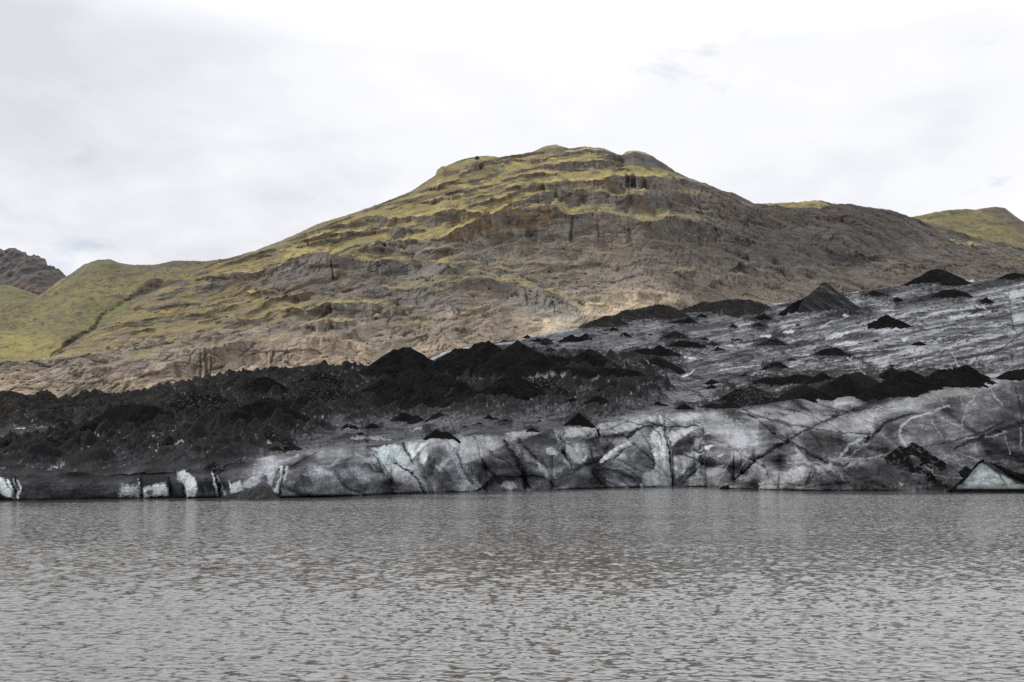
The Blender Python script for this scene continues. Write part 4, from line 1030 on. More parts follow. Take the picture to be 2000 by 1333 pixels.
    # grey scree along the left skyline of the mountain
    sk = P.poly([(440, 503), (560, 462), (680, 416), (760, 388), (850, 340), (850, 352), (760, 404), (680, 432), (560, 480), (460, 508)], 5)
    col = mixc(col, np.array([0.150, 0.132, 0.095]), sk * 0.65)
    # ochre lichen hanging over the lips of the mossy ledges
    lich = cliff * sstep(0.05, 0.45, fbm3(X / 9, Y / 9, Z / 18, 3, 0.6, 81)) * sstep(0.2, 0.6, np.maximum(mossfield, P.poly([(860, 470), (930, 425), (1120, 400), (1130, 430), (1000, 450), (900, 480)], 12) * 0.7))
    col = mixc(col, np.array([0.115, 0.076, 0.030]), lich * 0.75)
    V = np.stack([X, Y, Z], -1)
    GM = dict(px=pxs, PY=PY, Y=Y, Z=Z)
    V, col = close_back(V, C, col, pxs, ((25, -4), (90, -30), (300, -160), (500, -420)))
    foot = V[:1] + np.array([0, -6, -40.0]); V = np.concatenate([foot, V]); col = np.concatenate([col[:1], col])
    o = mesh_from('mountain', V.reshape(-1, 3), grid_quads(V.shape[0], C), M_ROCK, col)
    tag(o, 'broad brown rock mountain with mossy ledges above the glacier', kind='structure')
    return GM


def build_hill(name, label, pxr, topc, basec, Yb, Yt, palette, seed, R=260, step=1.7, rockiness=0.3, amp=1.0, gully=True, craggy=0.0, flank=None):
    pxs = np.arange(pxr[0], pxr[1], step); C = len(pxs)
    top = curve(topc, pxs) + (0.9 + craggy * 3) * fbm2(pxs / 8, pxs * 0 + seed, 4, 0.6, seed); base = curve(basec, pxs)
    PX, PY = relief_rows(pxs, base, top, None, None, R)
    P = Paint(PX, PY, 2.0, seed)
    yb = curve(Yb, pxs); yt = curve(Yt, pxs)
    dpy = (base - top)[None, :] / (R - 1)
    q = PY + 0.05 * PX + 12 * fbm2(PX / 80, PY / 50, 3, 0.5, seed)
    W = np.exp(1.3 * fbm2(PX / 90, q / 11, 4, 0.6, seed + 3)) + 0.06
    cum = np.cumsum(W * dpy, 0); Y = undrift(yb[None, :] + cum * smooth1((yt - yb) / cum[-1], 20)[None, :], 40, 22)
    X = (PX - CX) / F * Y; Z = EYE + (HY - PY) / F * Y
    sc = np.mean(yt) / 900.0
    fade = sstep(0, 0.06, (PY - top[None, :]) / (base - top)[None, :]) * 0.8 + 0.2
    d = 4.5 * fbm3(X / 60, Y / 60, Z / 30, 4, 0.5, seed) + 1.5 * ridged3(X / 16 / sc, Y / 16 / sc, Z / 9 / sc, 4, 0.55, seed + 5) * (0.5 + rockiness) + 0.5 * fbm3(X / 4, Y / 4, Z / 3, 3, 0.6, seed + 7)
    if craggy:
        d += craggy * 16 * (ridged2(X / 60, Z / 160, 4, 0.55, seed) - 0.8)
    d *= amp * fade
    gul = np.zeros_like(PX)
    if flank:
        for pts, w, s in flank:
            gul = np.maximum(gul, s * P.stroke(pts, w, 0.0))
    Y = Y - 0.75 * d + 9 * gul; Z = Z + 0.55 * d
    X = (PX - CX) / F * Y
    na = fbm3(X / 55, Y / 55, Z / 26, 4, 0.55, seed + 11); nb = fbm3(X / 14, Y / 14, Z / 6, 4, 0.62, seed + 13)
    col = mixc(np.broadcast_to(np.array(palette[0]), PX.shape + (3,)), np.array(palette[1]), np.clip(0.5 + 1.1 * na, 0, 1))
    col = mixc(col, np.array(palette[2]), sstep(0.0, 0.5, nb + 0.3 * na) * 0.75)
    gy = np.gradient(Z, axis=0) / np.maximum(np.gradient(Y, axis=0), 1e-3)
    steep = sstep(0.8, 2.2, np.clip(gy, 0, 8))
    col = mixc(col, np.array(palette[3]), np.clip(steep * (0.35 + rockiness) + rockiness * sstep(0.15, 0.5, -nb) , 0, 0.9))
    return pxs, PX, PY, P, X, Y, Z, col, C, nb, na


def build_hills():
    # green hill on the left
    tp = [(-300, 610), (-60, 596), (0, 594), (60, 592), (75, 580), (100, 562), (115, 548), (140, 535), (165, 518), (190, 509), (215, 508), (235, 515), (260, 518), (300, 518), (340, 511), (400, 511), (430, 507), (470, 503), (560, 505)]
    bs = [(-300, 735), (0, 722), (100, 716), (180, 680), (240, 640), (300, 606), (380, 575), (440, 545), (560, 530)]
    r = build_hill('hill', '', (-280, 560), tp, bs, [(-300, 630), (100, 660), (300, 800), (560, 930)], [(-300, 960), (100, 1010), (250, 1120), (560, 1200)],
                   [(0.185, 0.166, 0.074), (0.145, 0.134, 0.066), (0.125, 0.098, 0.052), (0.060, 0.050, 0.038)], 17, rockiness=0.26, amp=1.5,
                   flank=[([(300, 572), (250, 590), (205, 615), (175, 650), (140, 672), (105, 695)], 12, 1.0), ([(320, 555), (290, 570), (262, 583)], 16, 1.2), ([(255, 615), (225, 640), (180, 640)], 9, 0.5)])
    pxs, PX, PY, P, X, Y, Z, col, C, nb, na = r
    spot = sstep(0.16, 0.42, fbm2(PX / 15, PY / 5, 4, 0.62, 63) + 0.25 * fbm2(PX / 60, PY / 30, 2, 0.5, 64))
    col = mixc(col, np.array([0.078, 0.062, 0.042]), spot * 0.95)
    col = mixc(col, np.array([0.088, 0.076, 0.058]), P.fray(P.poly([(120, 552), (165, 518), (200, 506), (240, 514), (270, 522), (230, 536), (190, 548), (150, 562)], 8), 1.2) * 0.75)
    col = mixc(col, np.array([0.105, 0.092, 0.070]), sstep(0.0, 0.22, fbm2(PX / 30, PY / 10, 5, 0.66, 83)) * 0.75)
    yelo = P.poly([(-300, 650), (0, 655), (90, 665), (130, 680), (90, 705), (-300, 730)], 18)
    col = mixc(col, np.array([0.270, 0.238, 0.085]), yelo * np.clip(0.55 + nb, 0, 0.85))
    col = mixc(col, np.array([0.100, 0.125, 0.050]), P.poly([(165, 600), (250, 595), (275, 600), (200, 645), (160, 640)], 14) * 0.45)
    col = mixc(col, np.array([0.092, 0.078, 0.072]), P.poly([(215, 545), (250, 525), (300, 520), (360, 512), (400, 512), (345, 522), (300, 532), (240, 542)], 4) * 0.8)
    col = mixc(col, np.array([0.155, 0.150, 0.085]), P.poly([(120, 560), (165, 518), (240, 512), (280, 530), (200, 550)], 8) * 0.6)
    col = mixc(col, np.array([0.052, 0.043, 0.03]), np.clip(P.poly([(255, 578), (270, 566), (296, 552), (318, 552), (316, 562), (295, 570), (262, 584), (250, 588)], 3) + P.stroke([(300, 566), (330, 557), (360, 553)], 7) + 0.8 * P.poly([(182, 620), (205, 608), (210, 612), (190, 622)], 3) + 0.7 * P.stroke([(195, 589), (220, 583), (242, 586)], 6), 0, 0.9))
    col = mixc(col, np.array([0.095, 0.092, 0.105]), P.poly([(258, 588), (285, 575), (296, 577), (270, 594)], 2) * 0.9)
    col = mixc(col, np.array([0.062, 0.052, 0.033]), np.clip(P.stroke([(300, 575), (240, 592)], 4) * 0 + P.stroke([(200, 640), (165, 655), (135, 672), (102, 697)], 7) * 0.75, 0, 1))
    V, col = close_back(np.stack([X, Y, Z], -1), C, col, pxs, ((25, -4), (90, -40), (200, -120)))
    tag(mesh_from('hill', V.reshape(-1, 3), grid_quads(V.shape[0], C), M_ROCK, col), 'green grassy hill left of the mountain with a dark gully', kind='structure')
    # small rounded hill and the distant brown mountain at the far left
    r = build_hill('hill', '', (-280, 130), [(-300, 570), (-40, 556), (0, 557), (20, 558), (50, 568), (75, 578), (92, 588), (130, 606)], [(-300, 640), (0, 630), (130, 625)], [(-300, 1100), (130, 1150)], [(-300, 1350), (130, 1350)],
                   [(0.165, 0.155, 0.075), (0.125, 0.122, 0.062), (0.095, 0.088, 0.05), (0.06, 0.055, 0.04)], 23, R=110)
    pxs, PX, PY, P, X, Y, Z, col, C, nb, na = r
    V, col = close_back(np.stack([X, Y, Z], -1), C, col, pxs, ((40, -8), (150, -60)))
    tag(mesh_from('hill', V.reshape(-1, 3), grid_quads(V.shape[0], C), M_ROCK, col), 'small rounded green hill below the distant brown mountain', kind='structure')
    r = build_hill('mountain', '', (-280, 200), [(-300, 500), (-40, 486), (0, 488), (8, 490), (28, 487), (45, 493), (51, 494), (53, 501), (60, 501), (75, 504), (84, 510), (91, 514), (93, 524), (105, 526), (113, 530), (127, 541), (145, 560), (200, 600)],
                   [(-300, 660), (0, 640), (120, 630), (200, 625)], [(-300, 1900), (200, 1900)], [(-300, 2500), (200, 2400)],
                   [(0.092, 0.086, 0.084), (0.078, 0.069, 0.070), (0.125, 0.112, 0.082), (0.050, 0.047, 0.053)], 37, R=170, rockiness=0.35, amp=1.6, craggy=0.75)
    pxs, PX, PY, P, X, Y, Z, col, C, nb, na = r
    col = mixc(col, np.array([0.15, 0.088, 0.066]), P.poly([(35, 562), (60, 562), (90, 575), (75, 580), (50, 572)], 5) * 0.7)
    V, col = close_back(np.stack([X, Y, Z], -1), C, col, pxs, ((60, -20), (300, -250)))
    tag(mesh_from('mountain', V.reshape(-1, 3), grid_quads(V.shape[0], C), M_ROCK, col), 'distant craggy brown mountain at the far left', kind='structure')
    # grassy summit beyond the right end of the ridge
    r = build_hill('hill', '', (1640, 2281), [(1640, 470), (1740, 436), (1780, 425), (1830, 415), (1860, 411), (1885, 409), (1905, 411), (1925, 407), (1945, 405), (1962, 407), (1972, 414), (1984, 424), (1996, 432), (2050, 452), (2300, 520)],
                   [(1640, 520), (1800, 500), (2000, 540), (2300, 620)], [(1640, 1560), (2300, 1700)], [(1640, 2000), (2300, 2150)],
                   [(0.180, 0.160, 0.072), (0.130, 0.112, 0.060), (0.092, 0.078, 0.048), (0.058, 0.050, 0.044)], 29, R=150, rockiness=0.4, amp=1.8)
    pxs, PX, PY, P, X, Y, Z, col, C, nb, na = r
    col = mixc(col, np.array([0.075, 0.066, 0.055]), sstep(0.05, 0.4, fbm2(PX / 40, (PY - 0.2 * PX) / 9, 4, 0.62, 93)) * 0.7)
    col = mixc(col, np.array([0.09, 0.085, 0.075]), P.poly([(1915, 415), (1945, 402), (1985, 422), (2040, 450), (2040, 480), (1970, 440)], 6) * 0.7)
    V, col = close_back(np.stack([X, Y, Z], -1), C, col, pxs, ((60, -10), (300, -200)))
    tag(mesh_from('hill', V.reshape(-1, 3), grid_quads(V.shape[0], C), M_ROCK, col), 'grassy rounded hill beyond the right end of the ridge', kind='structure')


# ------------------------------------------------------------------ heaps of volcanic ash lying on the ice, each its own object
def heap_mesh(name, crest, base, slope, mat, seed, rough=1.0, water=False, facet=0, keepdepth=0.7):
    pts = []
    bs = base if isinstance(base, (list, tuple)) else [base] * len(crest)
    for (px, py), bp in zip(crest, bs):
        if water:
            Yb = F * EYE / (bp - HY); zb = 0.0
        else:
            Yb, zb = ice_at(px, bp)
        e = (HY - py) / F
        Yc = (EYE - zb + slope * Yb) / (slope - e)
        pts.append(((px - CX) / F * Yc, Yc, EYE + e * Yc, Yc - Yb))
    pts = np.array(pts)
    Rm = pts[:, 3].max() * 1.35 + 2
    x0, x1 = pts[:, 0].min() - Rm, pts[:, 0].max() + Rm
    y0, y1 = pts[:, 1].min() - Rm, pts[:, 1].max() + Rm * 0.9
    H = (pts[:, 3].max() * slope)
    step = max(H / 26, 0.22)
    nx = int(min(170, max(14, (x1 - x0) / step))); ny = int(min(130, max(14, (y1 - y0) / step)))
    X, Y = np.meshgrid(np.linspace(x0, x1, nx), np.linspace(y0, y1, ny))
    s = max(H, 1.0)
    wx = X + 0.10 * s * fbm2(X / (0.5 * s), Y / (0.5 * s), 3, 0.6, seed) * rough
    wy = Y + 0.10 * s * fbm2(X / (0.5 * s), Y / (0.5 * s), 3, 0.6, seed + 40) * rough
    Z = np.full(X.shape, -1e3)
    segs = list(zip(pts[:-1], pts[1:])) if len(pts) > 1 else [(pts[0], pts[0])]
    for a, b in segs:
        dx, dy = b[0] - a[0], b[1] - a[1]
        L2 = dx * dx + dy * dy
        t = np.clip(((wx - a[0]) * dx + (wy - a[1]) * dy) / L2, 0, 1) if L2 > 1e-6 else np.zeros_like(X)
        rx = wx - a[0] - t * dx; ry = wy - a[1] - t * dy
        d = np.hypot(rx, ry)
        if facet:
            ang = np.arctan2(ry, rx)
            d = np.maximum.reduce([rx * math.cos(f) + ry * math.sin(f) for f in facet])
            d = np.maximum(d, 0)
        zc = a[2] + t * (b[2] - a[2])
        if not facet:
            ang = np.arctan2(ry, rx)
            d = d * (1 + 0.16 * rough * perlin2(ang * 2.6 + seed, t * 2 + d / (3 * s)))
        rr = 0.05 * s
        Z = np.maximum(Z, zc - slope * (np.sqrt(d * d + rr * rr) - rr * 0.8))
    Z = Z + (0.35 + rough) * (0.06 * s * ridged2(X / (0.36 * s), Y / (0.5 * s), 5, 0.62, seed + 9) - 0.04 * s) + 0.035 * s * rough * fbm2(X / (0.16 * s), Y / (0.16 * s), 3, 0.6, seed + 3)
    base_z = np.zeros_like(X) if water else ice_height(X, Y)
    keep = Z > base_z - keepdepth
    if not keep.any():
        return None
    cx, cy = pts[:, 0].mean(), pts[:, 1].mean(); cz = float(np.median(base_z[keep]))
    V = np.stack([X - cx, Y - cy, np.maximum(Z, base_z - 1.6) - cz], -1).reshape(-1, 3)
    Q = grid_quads(ny, nx, keep)
    V, Q = compact(V, Q)
    o = mesh_from(name, V, Q, mat, None, True)
    o.location = (cx, cy, cz)
    return o


HEAPS = [
    # name, category, label, crest, base, slope, material, rough
    ('ash_mound', 'ash mound', 'tall flat-topped black ash mound left of the twin-peaked ridge, against the tan cliff', [(766, 690), (784, 683), (803, 683), (813, 691)], 752, 0.72, 'a', .6),
    ('ash_mound', 'ash mound', 'broad black ash apron below the tall flat-topped mound', [(740, 752), (765, 738), (800, 730), (850, 733), (885, 748)], 795, 0.62, 'a', 1.2),
    ('ash_mound', 'ash mound', 'rounded black ash shoulder between the flat-topped mound and the twin peaks', [(872, 702), (890, 685), (908, 687), (918, 700)], 748, 0.72, 'a', .7),
    ('ash_mound', 'ash mound', 'sharp black ash peak, left one of the twin peaks on the central ridge', [(935, 674), (950, 669), (962, 678)], 745, 0.66, 'a', .6),
    ('ash_mound', 'ash mound', 'sharp black ash peak, right one of the twin peaks on the central ridge', [(1004, 677), (1013, 670), (1030, 684), (1048, 694)], 748, 0.66, 'a', .6),
    ('ash_ridge', 'ash ridge', 'low black ash ridge with a blunt cone right of the twin peaks', [(1060, 706), (1075, 697), (1105, 704), (1135, 696), (1151, 686), (1163, 694), (1182, 714)], 732, 0.66, 'a', .9),
    ('ash_ridge', 'ash ridge', 'wide smooth black ash bank with a level top, right of the twin peaks', [(1062, 724), (1085, 719), (1140, 720), (1200, 720), (1245, 726), (1266, 738)], [748, 752, 753, 752, 752, 752], 0.7, 'a', .5),
    ('ash_mound', 'ash mound', 'black ash mound in front of the right twin peak', [(985, 742), (1000, 733), (1012, 740), (1025, 752)], 790, 0.66, 'a', .9),
    ('ash_mound', 'ash mound', 'black ash mound flecked with white ice below the wide smooth bank', [(1042, 750), (1056, 741), (1066, 744), (1082, 758)], 789, 0.66, 'i', 1.1),
    ('ash_mound', 'ash mound', 'low double-crested black ash mound in front of the central ridge', [(870, 776), (888, 765), (902, 772), (918, 763), (938, 777)], 799, 0.6, 'a', .6),
    ('ash_mound', 'ash mound', 'black ash mound alone right of the flecked mound, below the smooth bank', [(1176, 762), (1197, 745), (1214, 757), (1236, 766)], 780, 0.62, 'a', .7),
    ('ash_mound', 'ash mound', 'steep black ash heap directly below the lone mound under the smooth bank', [(1152, 788), (1167, 774), (1180, 784), (1200, 792)], 803, 0.62, 'a', .9),
    ('ash_mound', 'ash mound', 'small dark ash wedge left of the steep heap and above the bright ice front', [(1104, 789), (1118, 779), (1132, 784)], 800, 0.6, 'a', .8),
    ('ash_ridge', 'ash ridge', 'long black ash hill with a ragged top and a tail sloping to the lower left', [(125, 858), (150, 843), (175, 832), (197, 818), (218, 802), (250, 793), (278, 795), (302, 797), (320, 812)], [885, 874, 868, 858, 856, 856, 856, 852, 846], 0.66, 'a', .7),
    ('ash_mound', 'ash mound', 'black ash mound with ice streaks behind the long hill on the left', [(345, 784), (378, 772), (400, 770), (418, 772), (434, 784)], 822, 0.64, 'i', 1.0),
    ('ash_mound', 'ash mound', 'round-backed black ash mound near the far moraine, left of centre', [(470, 766), (488, 754), (506, 740), (522, 740), (545, 752), (562, 766)], 782, 0.64, 'a', .7),
    ('ash_mound', 'ash mound', 'jagged black ash mound upper left of the tall flat-topped one', [(600, 738), (628, 727), (645, 735), (660, 740), (676, 754)], 766, 0.62, 'i', 1.2),
    ('ash_mound', 'ash mound', 'broken black ash mound below the jagged one, streaked with grey ice', [(600, 772), (612, 762), (640, 765), (655, 762), (678, 774), (692, 786)], 797, 0.6, 'i', 1.2),
    ('ash_mound', 'ash mound', 'largest black ash mass left of centre, wide with a rounded summit', [(430, 836), (448, 818), (472, 800), (498, 786), (515, 781), (535, 782), (556, 800), (570, 818)], [865, 858, 852, 848, 846, 846, 842, 840], 0.64, 'a', .8),
    ('ash_mound', 'ash mound', 'sharp black ash peak right of the largest mass', [(556, 786), (575, 786), (595, 775), (606, 786), (622, 804)], 820, 0.66, 'a', .7),
    ('ash_mound', 'ash mound', 'dark ash lump in front of the largest mass', [(488, 858), (505, 847), (528, 843), (548, 858)], 876, 0.62, 'i', .9),
    ('ash_mound', 'ash mound', 'dark ragged ash mound between the largest mass and the flat grey ice', [(570, 828), (590, 820), (612, 826)], 842, 0.55, 'i', 1.2),
    ('ash_cone', 'ash cone', 'pointed black ash cone with a small twin below the tall flat-topped mound', [(713, 798), (729, 785), (745, 793)], 810, 0.66, 'i', .9),
    ('ash_cone', 'ash cone', 'twin-peaked black ash cone on the brow above the ice bulges', [(838, 850), (853, 839), (862, 846), (873, 844), (882, 850)], 857, 0.8, 'a', .6),
    ('ash_cone', 'ash cone', 'leaning black ash cone above the narrow blue crevasse', [(1118, 820), (1131, 807), (1140, 818)], 832, 0.9, 'a', .5),
    ('ash_cone', 'ash cone', 'small neat black ash cone left of the leaning cone on flat grey ice', [(848, 811), (858, 806), (866, 812)], 820, 0.7, 'a', .5),
    ('ash_cone', 'ash cone', 'low black ash cone on flat grey ice below the double-crested mound', [(978, 824), (988, 819), (1000, 825)], 829, 0.6, 'a', .5),
    ('ash_cone', 'ash cone', 'wide low ash cone on the grey ice left of the neat cone', [(716, 836), (727, 827), (740, 835)], 842, 0.62, 'a', .6),
    ('ash_cone', 'ash cone', 'dark ash cone on the ice edge just above the white blocks', [(1030, 841), (1040, 835), (1048, 840)], 844, 0.7, 'a', .5),
    ('ash_cone', 'ash cone', 'small double ash cone low on the left ice above the speckled bulge', [(524, 879), (532, 874), (540, 871), (549, 879)], 883, 0.7, 'a', .6),
    ('ash_cone', 'ash cone', 'small dark ash heap at the left ice edge beside white ice slabs', [(408, 910), (418, 903), (428, 912)], 918, 0.7, 'i', .8),
    ('ash_cone', 'ash cone', 'lone sharp ash pyramid at the left edge of the picture', [(4, 875), (12, 861), (20, 872), (34, 888)], 902, 1.0, 'a', .4),
    ('ash_mound', 'ash mound', 'dark ash rise between the left edge pyramid and the long hill', [(48, 888), (75, 872), (97, 858), (114, 868), (126, 880)], 900, 0.62, 'a', .9),
    ('ash_ridge', 'ash ridge', 'thin dark ash bank across the upper ice right of the twin peaks', [(1222, 690), (1245, 684), (1262, 681), (1272, 684)], 695, 0.6, 'a', .9),
    ('ash_mound', 'ash mound', 'black ash mound at the right end of the thin bank', [(1274, 686), (1287, 676), (1300, 681), (1318, 690)], 698, 0.66, 'a', .8),
    ('ash_mound', 'ash mound', 'wide black ash mound in front of the thin bank, beside a white ice patch', [(1252, 709), (1270, 702), (1281, 699), (1297, 704), (1322, 718)], 722, 0.62, 'a', .8),
    ('ash_ridge', 'ash ridge', 'ragged black ash ridge behind the thin bank on the upper ice', [(1308, 676), (1328, 667), (1345, 669), (1360, 671), (1370, 674)], 681, 0.6, 'a', 1.2),
    ('ash_ridge', 'ash ridge', 'slim black ash streak high on the middle ice', [(1312, 629), (1330, 626), (1347, 622), (1352, 625)], 633, 0.7, 'a', .9),
    ('ash_cone', 'ash cone', 'black ash cone left of the great pyramid and below it', [(1474, 622), (1491, 614), (1504, 622)], 627, 0.66, 'a', .7),
    ('ash_cone', 'ash cone', 'dark ragged heap just below the cone left of the great pyramid', [(1474, 636), (1482, 631), (1492, 637)], 641, 0.7, 'i', 1.0),
    ('ash_mound', 'ash mound', 'grey ash heap in the middle of the upper ice with a fan on its left', [(1300, 655), (1319, 648), (1330, 655)], 663, 0.6, 'i', .8),
    ('ash_mound', 'ash mound', 'dark sagging ash heap below two white ice patches', [(1484, 673), (1500, 666), (1516, 663)], 677, 0.6, 'i', 1.1),
    ('ash_ridge', 'ash ridge', 'overhanging black ash ridge on the right ice above two forked cracks', [(1597, 690), (1608, 684), (1632, 680), (1648, 690)], 697, 0.7, 'a', 1.1),
    ('ash_mound', 'ash mound', 'dark ash knob left of the overhanging ridge', [(1496, 718), (1508, 710), (1520, 708)], 724, 0.66, 'a', 1.1),
    ('ash_ridge', 'ash ridge', 'long black ash bank right of centre, ending in a raised knob', [(1472, 747), (1497, 738), (1526, 739), (1560, 733), (1590, 737), (1606, 729), (1622, 738)], [753, 753, 753, 752, 751, 751, 746], 0.7, 'a', .8),
    ('ash_mound', 'ash mound', 'black ash hill between the long bank and the bigger hill, right of centre', [(1604, 764), (1622, 746), (1648, 735), (1676, 730), (1704, 742)], [778, 778, 776, 770, 758], 0.7, 'a', .7),
    ('ash_mound', 'ash mound', 'biggest black ash hill on the right, just behind the smooth ice crest', [(1684, 772), (1705, 758), (1732, 745), (1758, 730), (1775, 725), (1796, 735), (1816, 750)], [779, 778, 776, 774, 771, 766, 762], 0.7, 'a', .6),
    ('ash_mound', 'ash mound', 'pointed dark ash knoll peeping over the biggest hill on the right', [(1728, 732), (1741, 719), (1752, 728)], 744, 0.7, 'a', .6),
    ('ash_ridge', 'ash ridge', 'serrated black ash ridge running right from the biggest hill', [(1808, 742), (1832, 726), (1852, 724), (1876, 721), (1888, 716), (1902, 728), (1912, 738)], [760, 756, 753, 750, 748, 746, 743], 0.75, 'a', 1.1),
    ('ash_ridge', 'ash ridge', 'flat black ash wedge at the right edge above the smooth ice crest', [(1952, 735), (1968, 726), (2000, 721), (2040, 716)], [741, 739, 733, 728], 0.7, 'a', .8),
    ('ash_cone', 'ash cone', 'tiny black ash cone standing on the smooth ice crest at the right', [(1970, 738), (1978, 731), (1986, 736)], 743, 0.9, 'a', .5),
    ('ash_mound', 'ash mound', 'low black ash mound touching the smooth ice crest, right of centre', [(1538, 770), (1552, 759), (1568, 753), (1588, 760), (1602, 772)], 779, 0.66, 'a', 1.0),
    ('ash_mound', 'ash mound', 'rough black ash mound with icy gullies left of the low crest mound', [(1418, 776), (1438, 764), (1464, 757), (1480, 763), (1498, 776)], 788, 0.62, 'i', 1.2),
    ('ash_cone', 'ash cone', 'small black ash wedge above the bright ice with its cracks', [(1324, 796), (1336, 789), (1350, 797)], 801, 0.66, 'a', .9),
    ('ash_ridge', 'ash ridge', 'low line of black ash lumps above the bright ice, right of the wedge', [(1376, 792), (1390, 789), (1404, 791), (1424, 784), (1436, 789)], 798, 0.66, 'a', 1.2),
    ('ash_ridge', 'ash ridge', 'low black ash toe at the foot of the rough gullied mound', [(1468, 784), (1484, 779), (1500, 785)], 789, 0.66, 'a', .7),
    ('ash_mound', 'ash mound', 'dome-shaped black ash mound on the skyline of the ice, upper right', [(1783, 548), (1800, 541), (1816, 531), (1829, 527), (1843, 530), (1856, 540), (1866, 547)], 553, 0.62, 'a', .5),
    ('ash_mound', 'ash mound', 'flat dark ash cap on the ice skyline at the right edge', [(1954, 543), (1966, 537), (1982, 534), (2006, 538)], 546, 0.6, 'a', .7),
    ('ash_mound', 'ash mound', 'dark ash heap right of the great pyramid beside a white ice strip', [(1690, 577), (1706, 568), (1720, 573), (1732, 577)], 580, 0.62, 'a', .8),
    ('ash_cone', 'ash cone', 'small black ash cone on the upper right ice between two dark banks', [(1746, 588), (1752, 581), (1760, 588)], 591, 0.75, 'a', .7),
    ('ash_cone', 'ash cone', 'small dark ash lump standing on pale ice at the upper right', [(1920, 588), (1925, 582), (1930, 587)], 594, 0.8, 'a', .8),
    ('ash_ridge', 'ash ridge', 'dark ash bank below the dome-shaped mound, upper right', [(1826, 578), (1842, 568), (1864, 567), (1880, 571)], 582, 0.66, 'a', .9),
    ('ash_mound', 'ash mound', 'white-flecked black ash mound on the ice slope left of the iceberg', [(1735, 889), (1759, 873), (1770, 877), (1782, 866), (1798, 874), (1815, 887), (1834, 899)], [905, 904, 904, 905, 907, 909, 909], 1.1, 'i', .8),
    ('ash_mound', 'ash mound', 'small dark ash peak between the white-flecked mound and the iceberg', [(1876, 921), (1887, 911), (1900, 919)], 928, 1.0, 'a', .8),
    ('ash_mound', 'ash mound', 'grey-brown moraine heap at the ice edge below the brightest rock', [(1140, 636), (1165, 626), (1186, 618), (1200, 620)], 640, 0.7, 'g', 1.0),
    ('ash_mound', 'ash mound', 'two-humped grey moraine heap at the far ice edge, middle of the tan cliff foot', [(1205, 620), (1220, 608), (1238, 608), (1258, 603), (1282, 598), (1304, 599), (1325, 608)], 622, 0.66, 'g', 1.1),
    ('ash_mound', 'ash mound', 'long grey-brown moraine ridge at the ice edge left of the great pyramid', [(1334, 606), (1352, 600), (1372, 592), (1400, 592), (1418, 588), (1440, 587), (1462, 588), (1484, 593)], 606, 0.66, 'g', 1.1),
    ('ash_mound', 'ash mound', 'brown-black moraine hummock at the far left foot of the rock', [(-40, 778), (0, 770), (22, 767), (45, 774), (60, 784)], 802, 0.62, 'g', 1.1),
    ('ash_mound', 'ash mound', 'small brown-black hummock second from the left along the rock foot', [(75, 788), (86, 778), (104, 779), (118, 788)], 806, 0.6, 'g', 1.2),
    ('ash_mound', 'ash mound', 'lumpy moraine hummock third from the left along the rock foot', [(142, 780), (165, 772), (192, 767), (218, 774), (232, 782)], 806, 0.6, 'g', 1.2),
    ('ash_mound', 'ash mound', 'long moraine hummock along the rock foot behind the long black hill', [(225, 774), (250, 766), (285, 764), (318, 770), (345, 770)], 796, 0.6, 'g', 1.1),
    ('ash_mound', 'ash mound', 'dark pointed hummock at the edge of the smooth grey ice on the left', [(60, 822), (80, 806), (106, 796), (124, 804), (150, 812)], [832, 830, 826, 822, 820], 0.6, 'g', 1.1),
    ('ash_ridge', 'ash ridge', 'thin moraine ridge on the skyline under the striped tan cliff', [(408, 748), (424, 738), (446, 736), (470, 736), (498, 731)], 752, 0.62, 'g', .9),
]
PYRAMID = ('ash_pyramid', 'great sharp black ash pyramid with streaked sides on the upper right skyline', [(1606, 560), (1610, 553), (1614, 558)], 607)
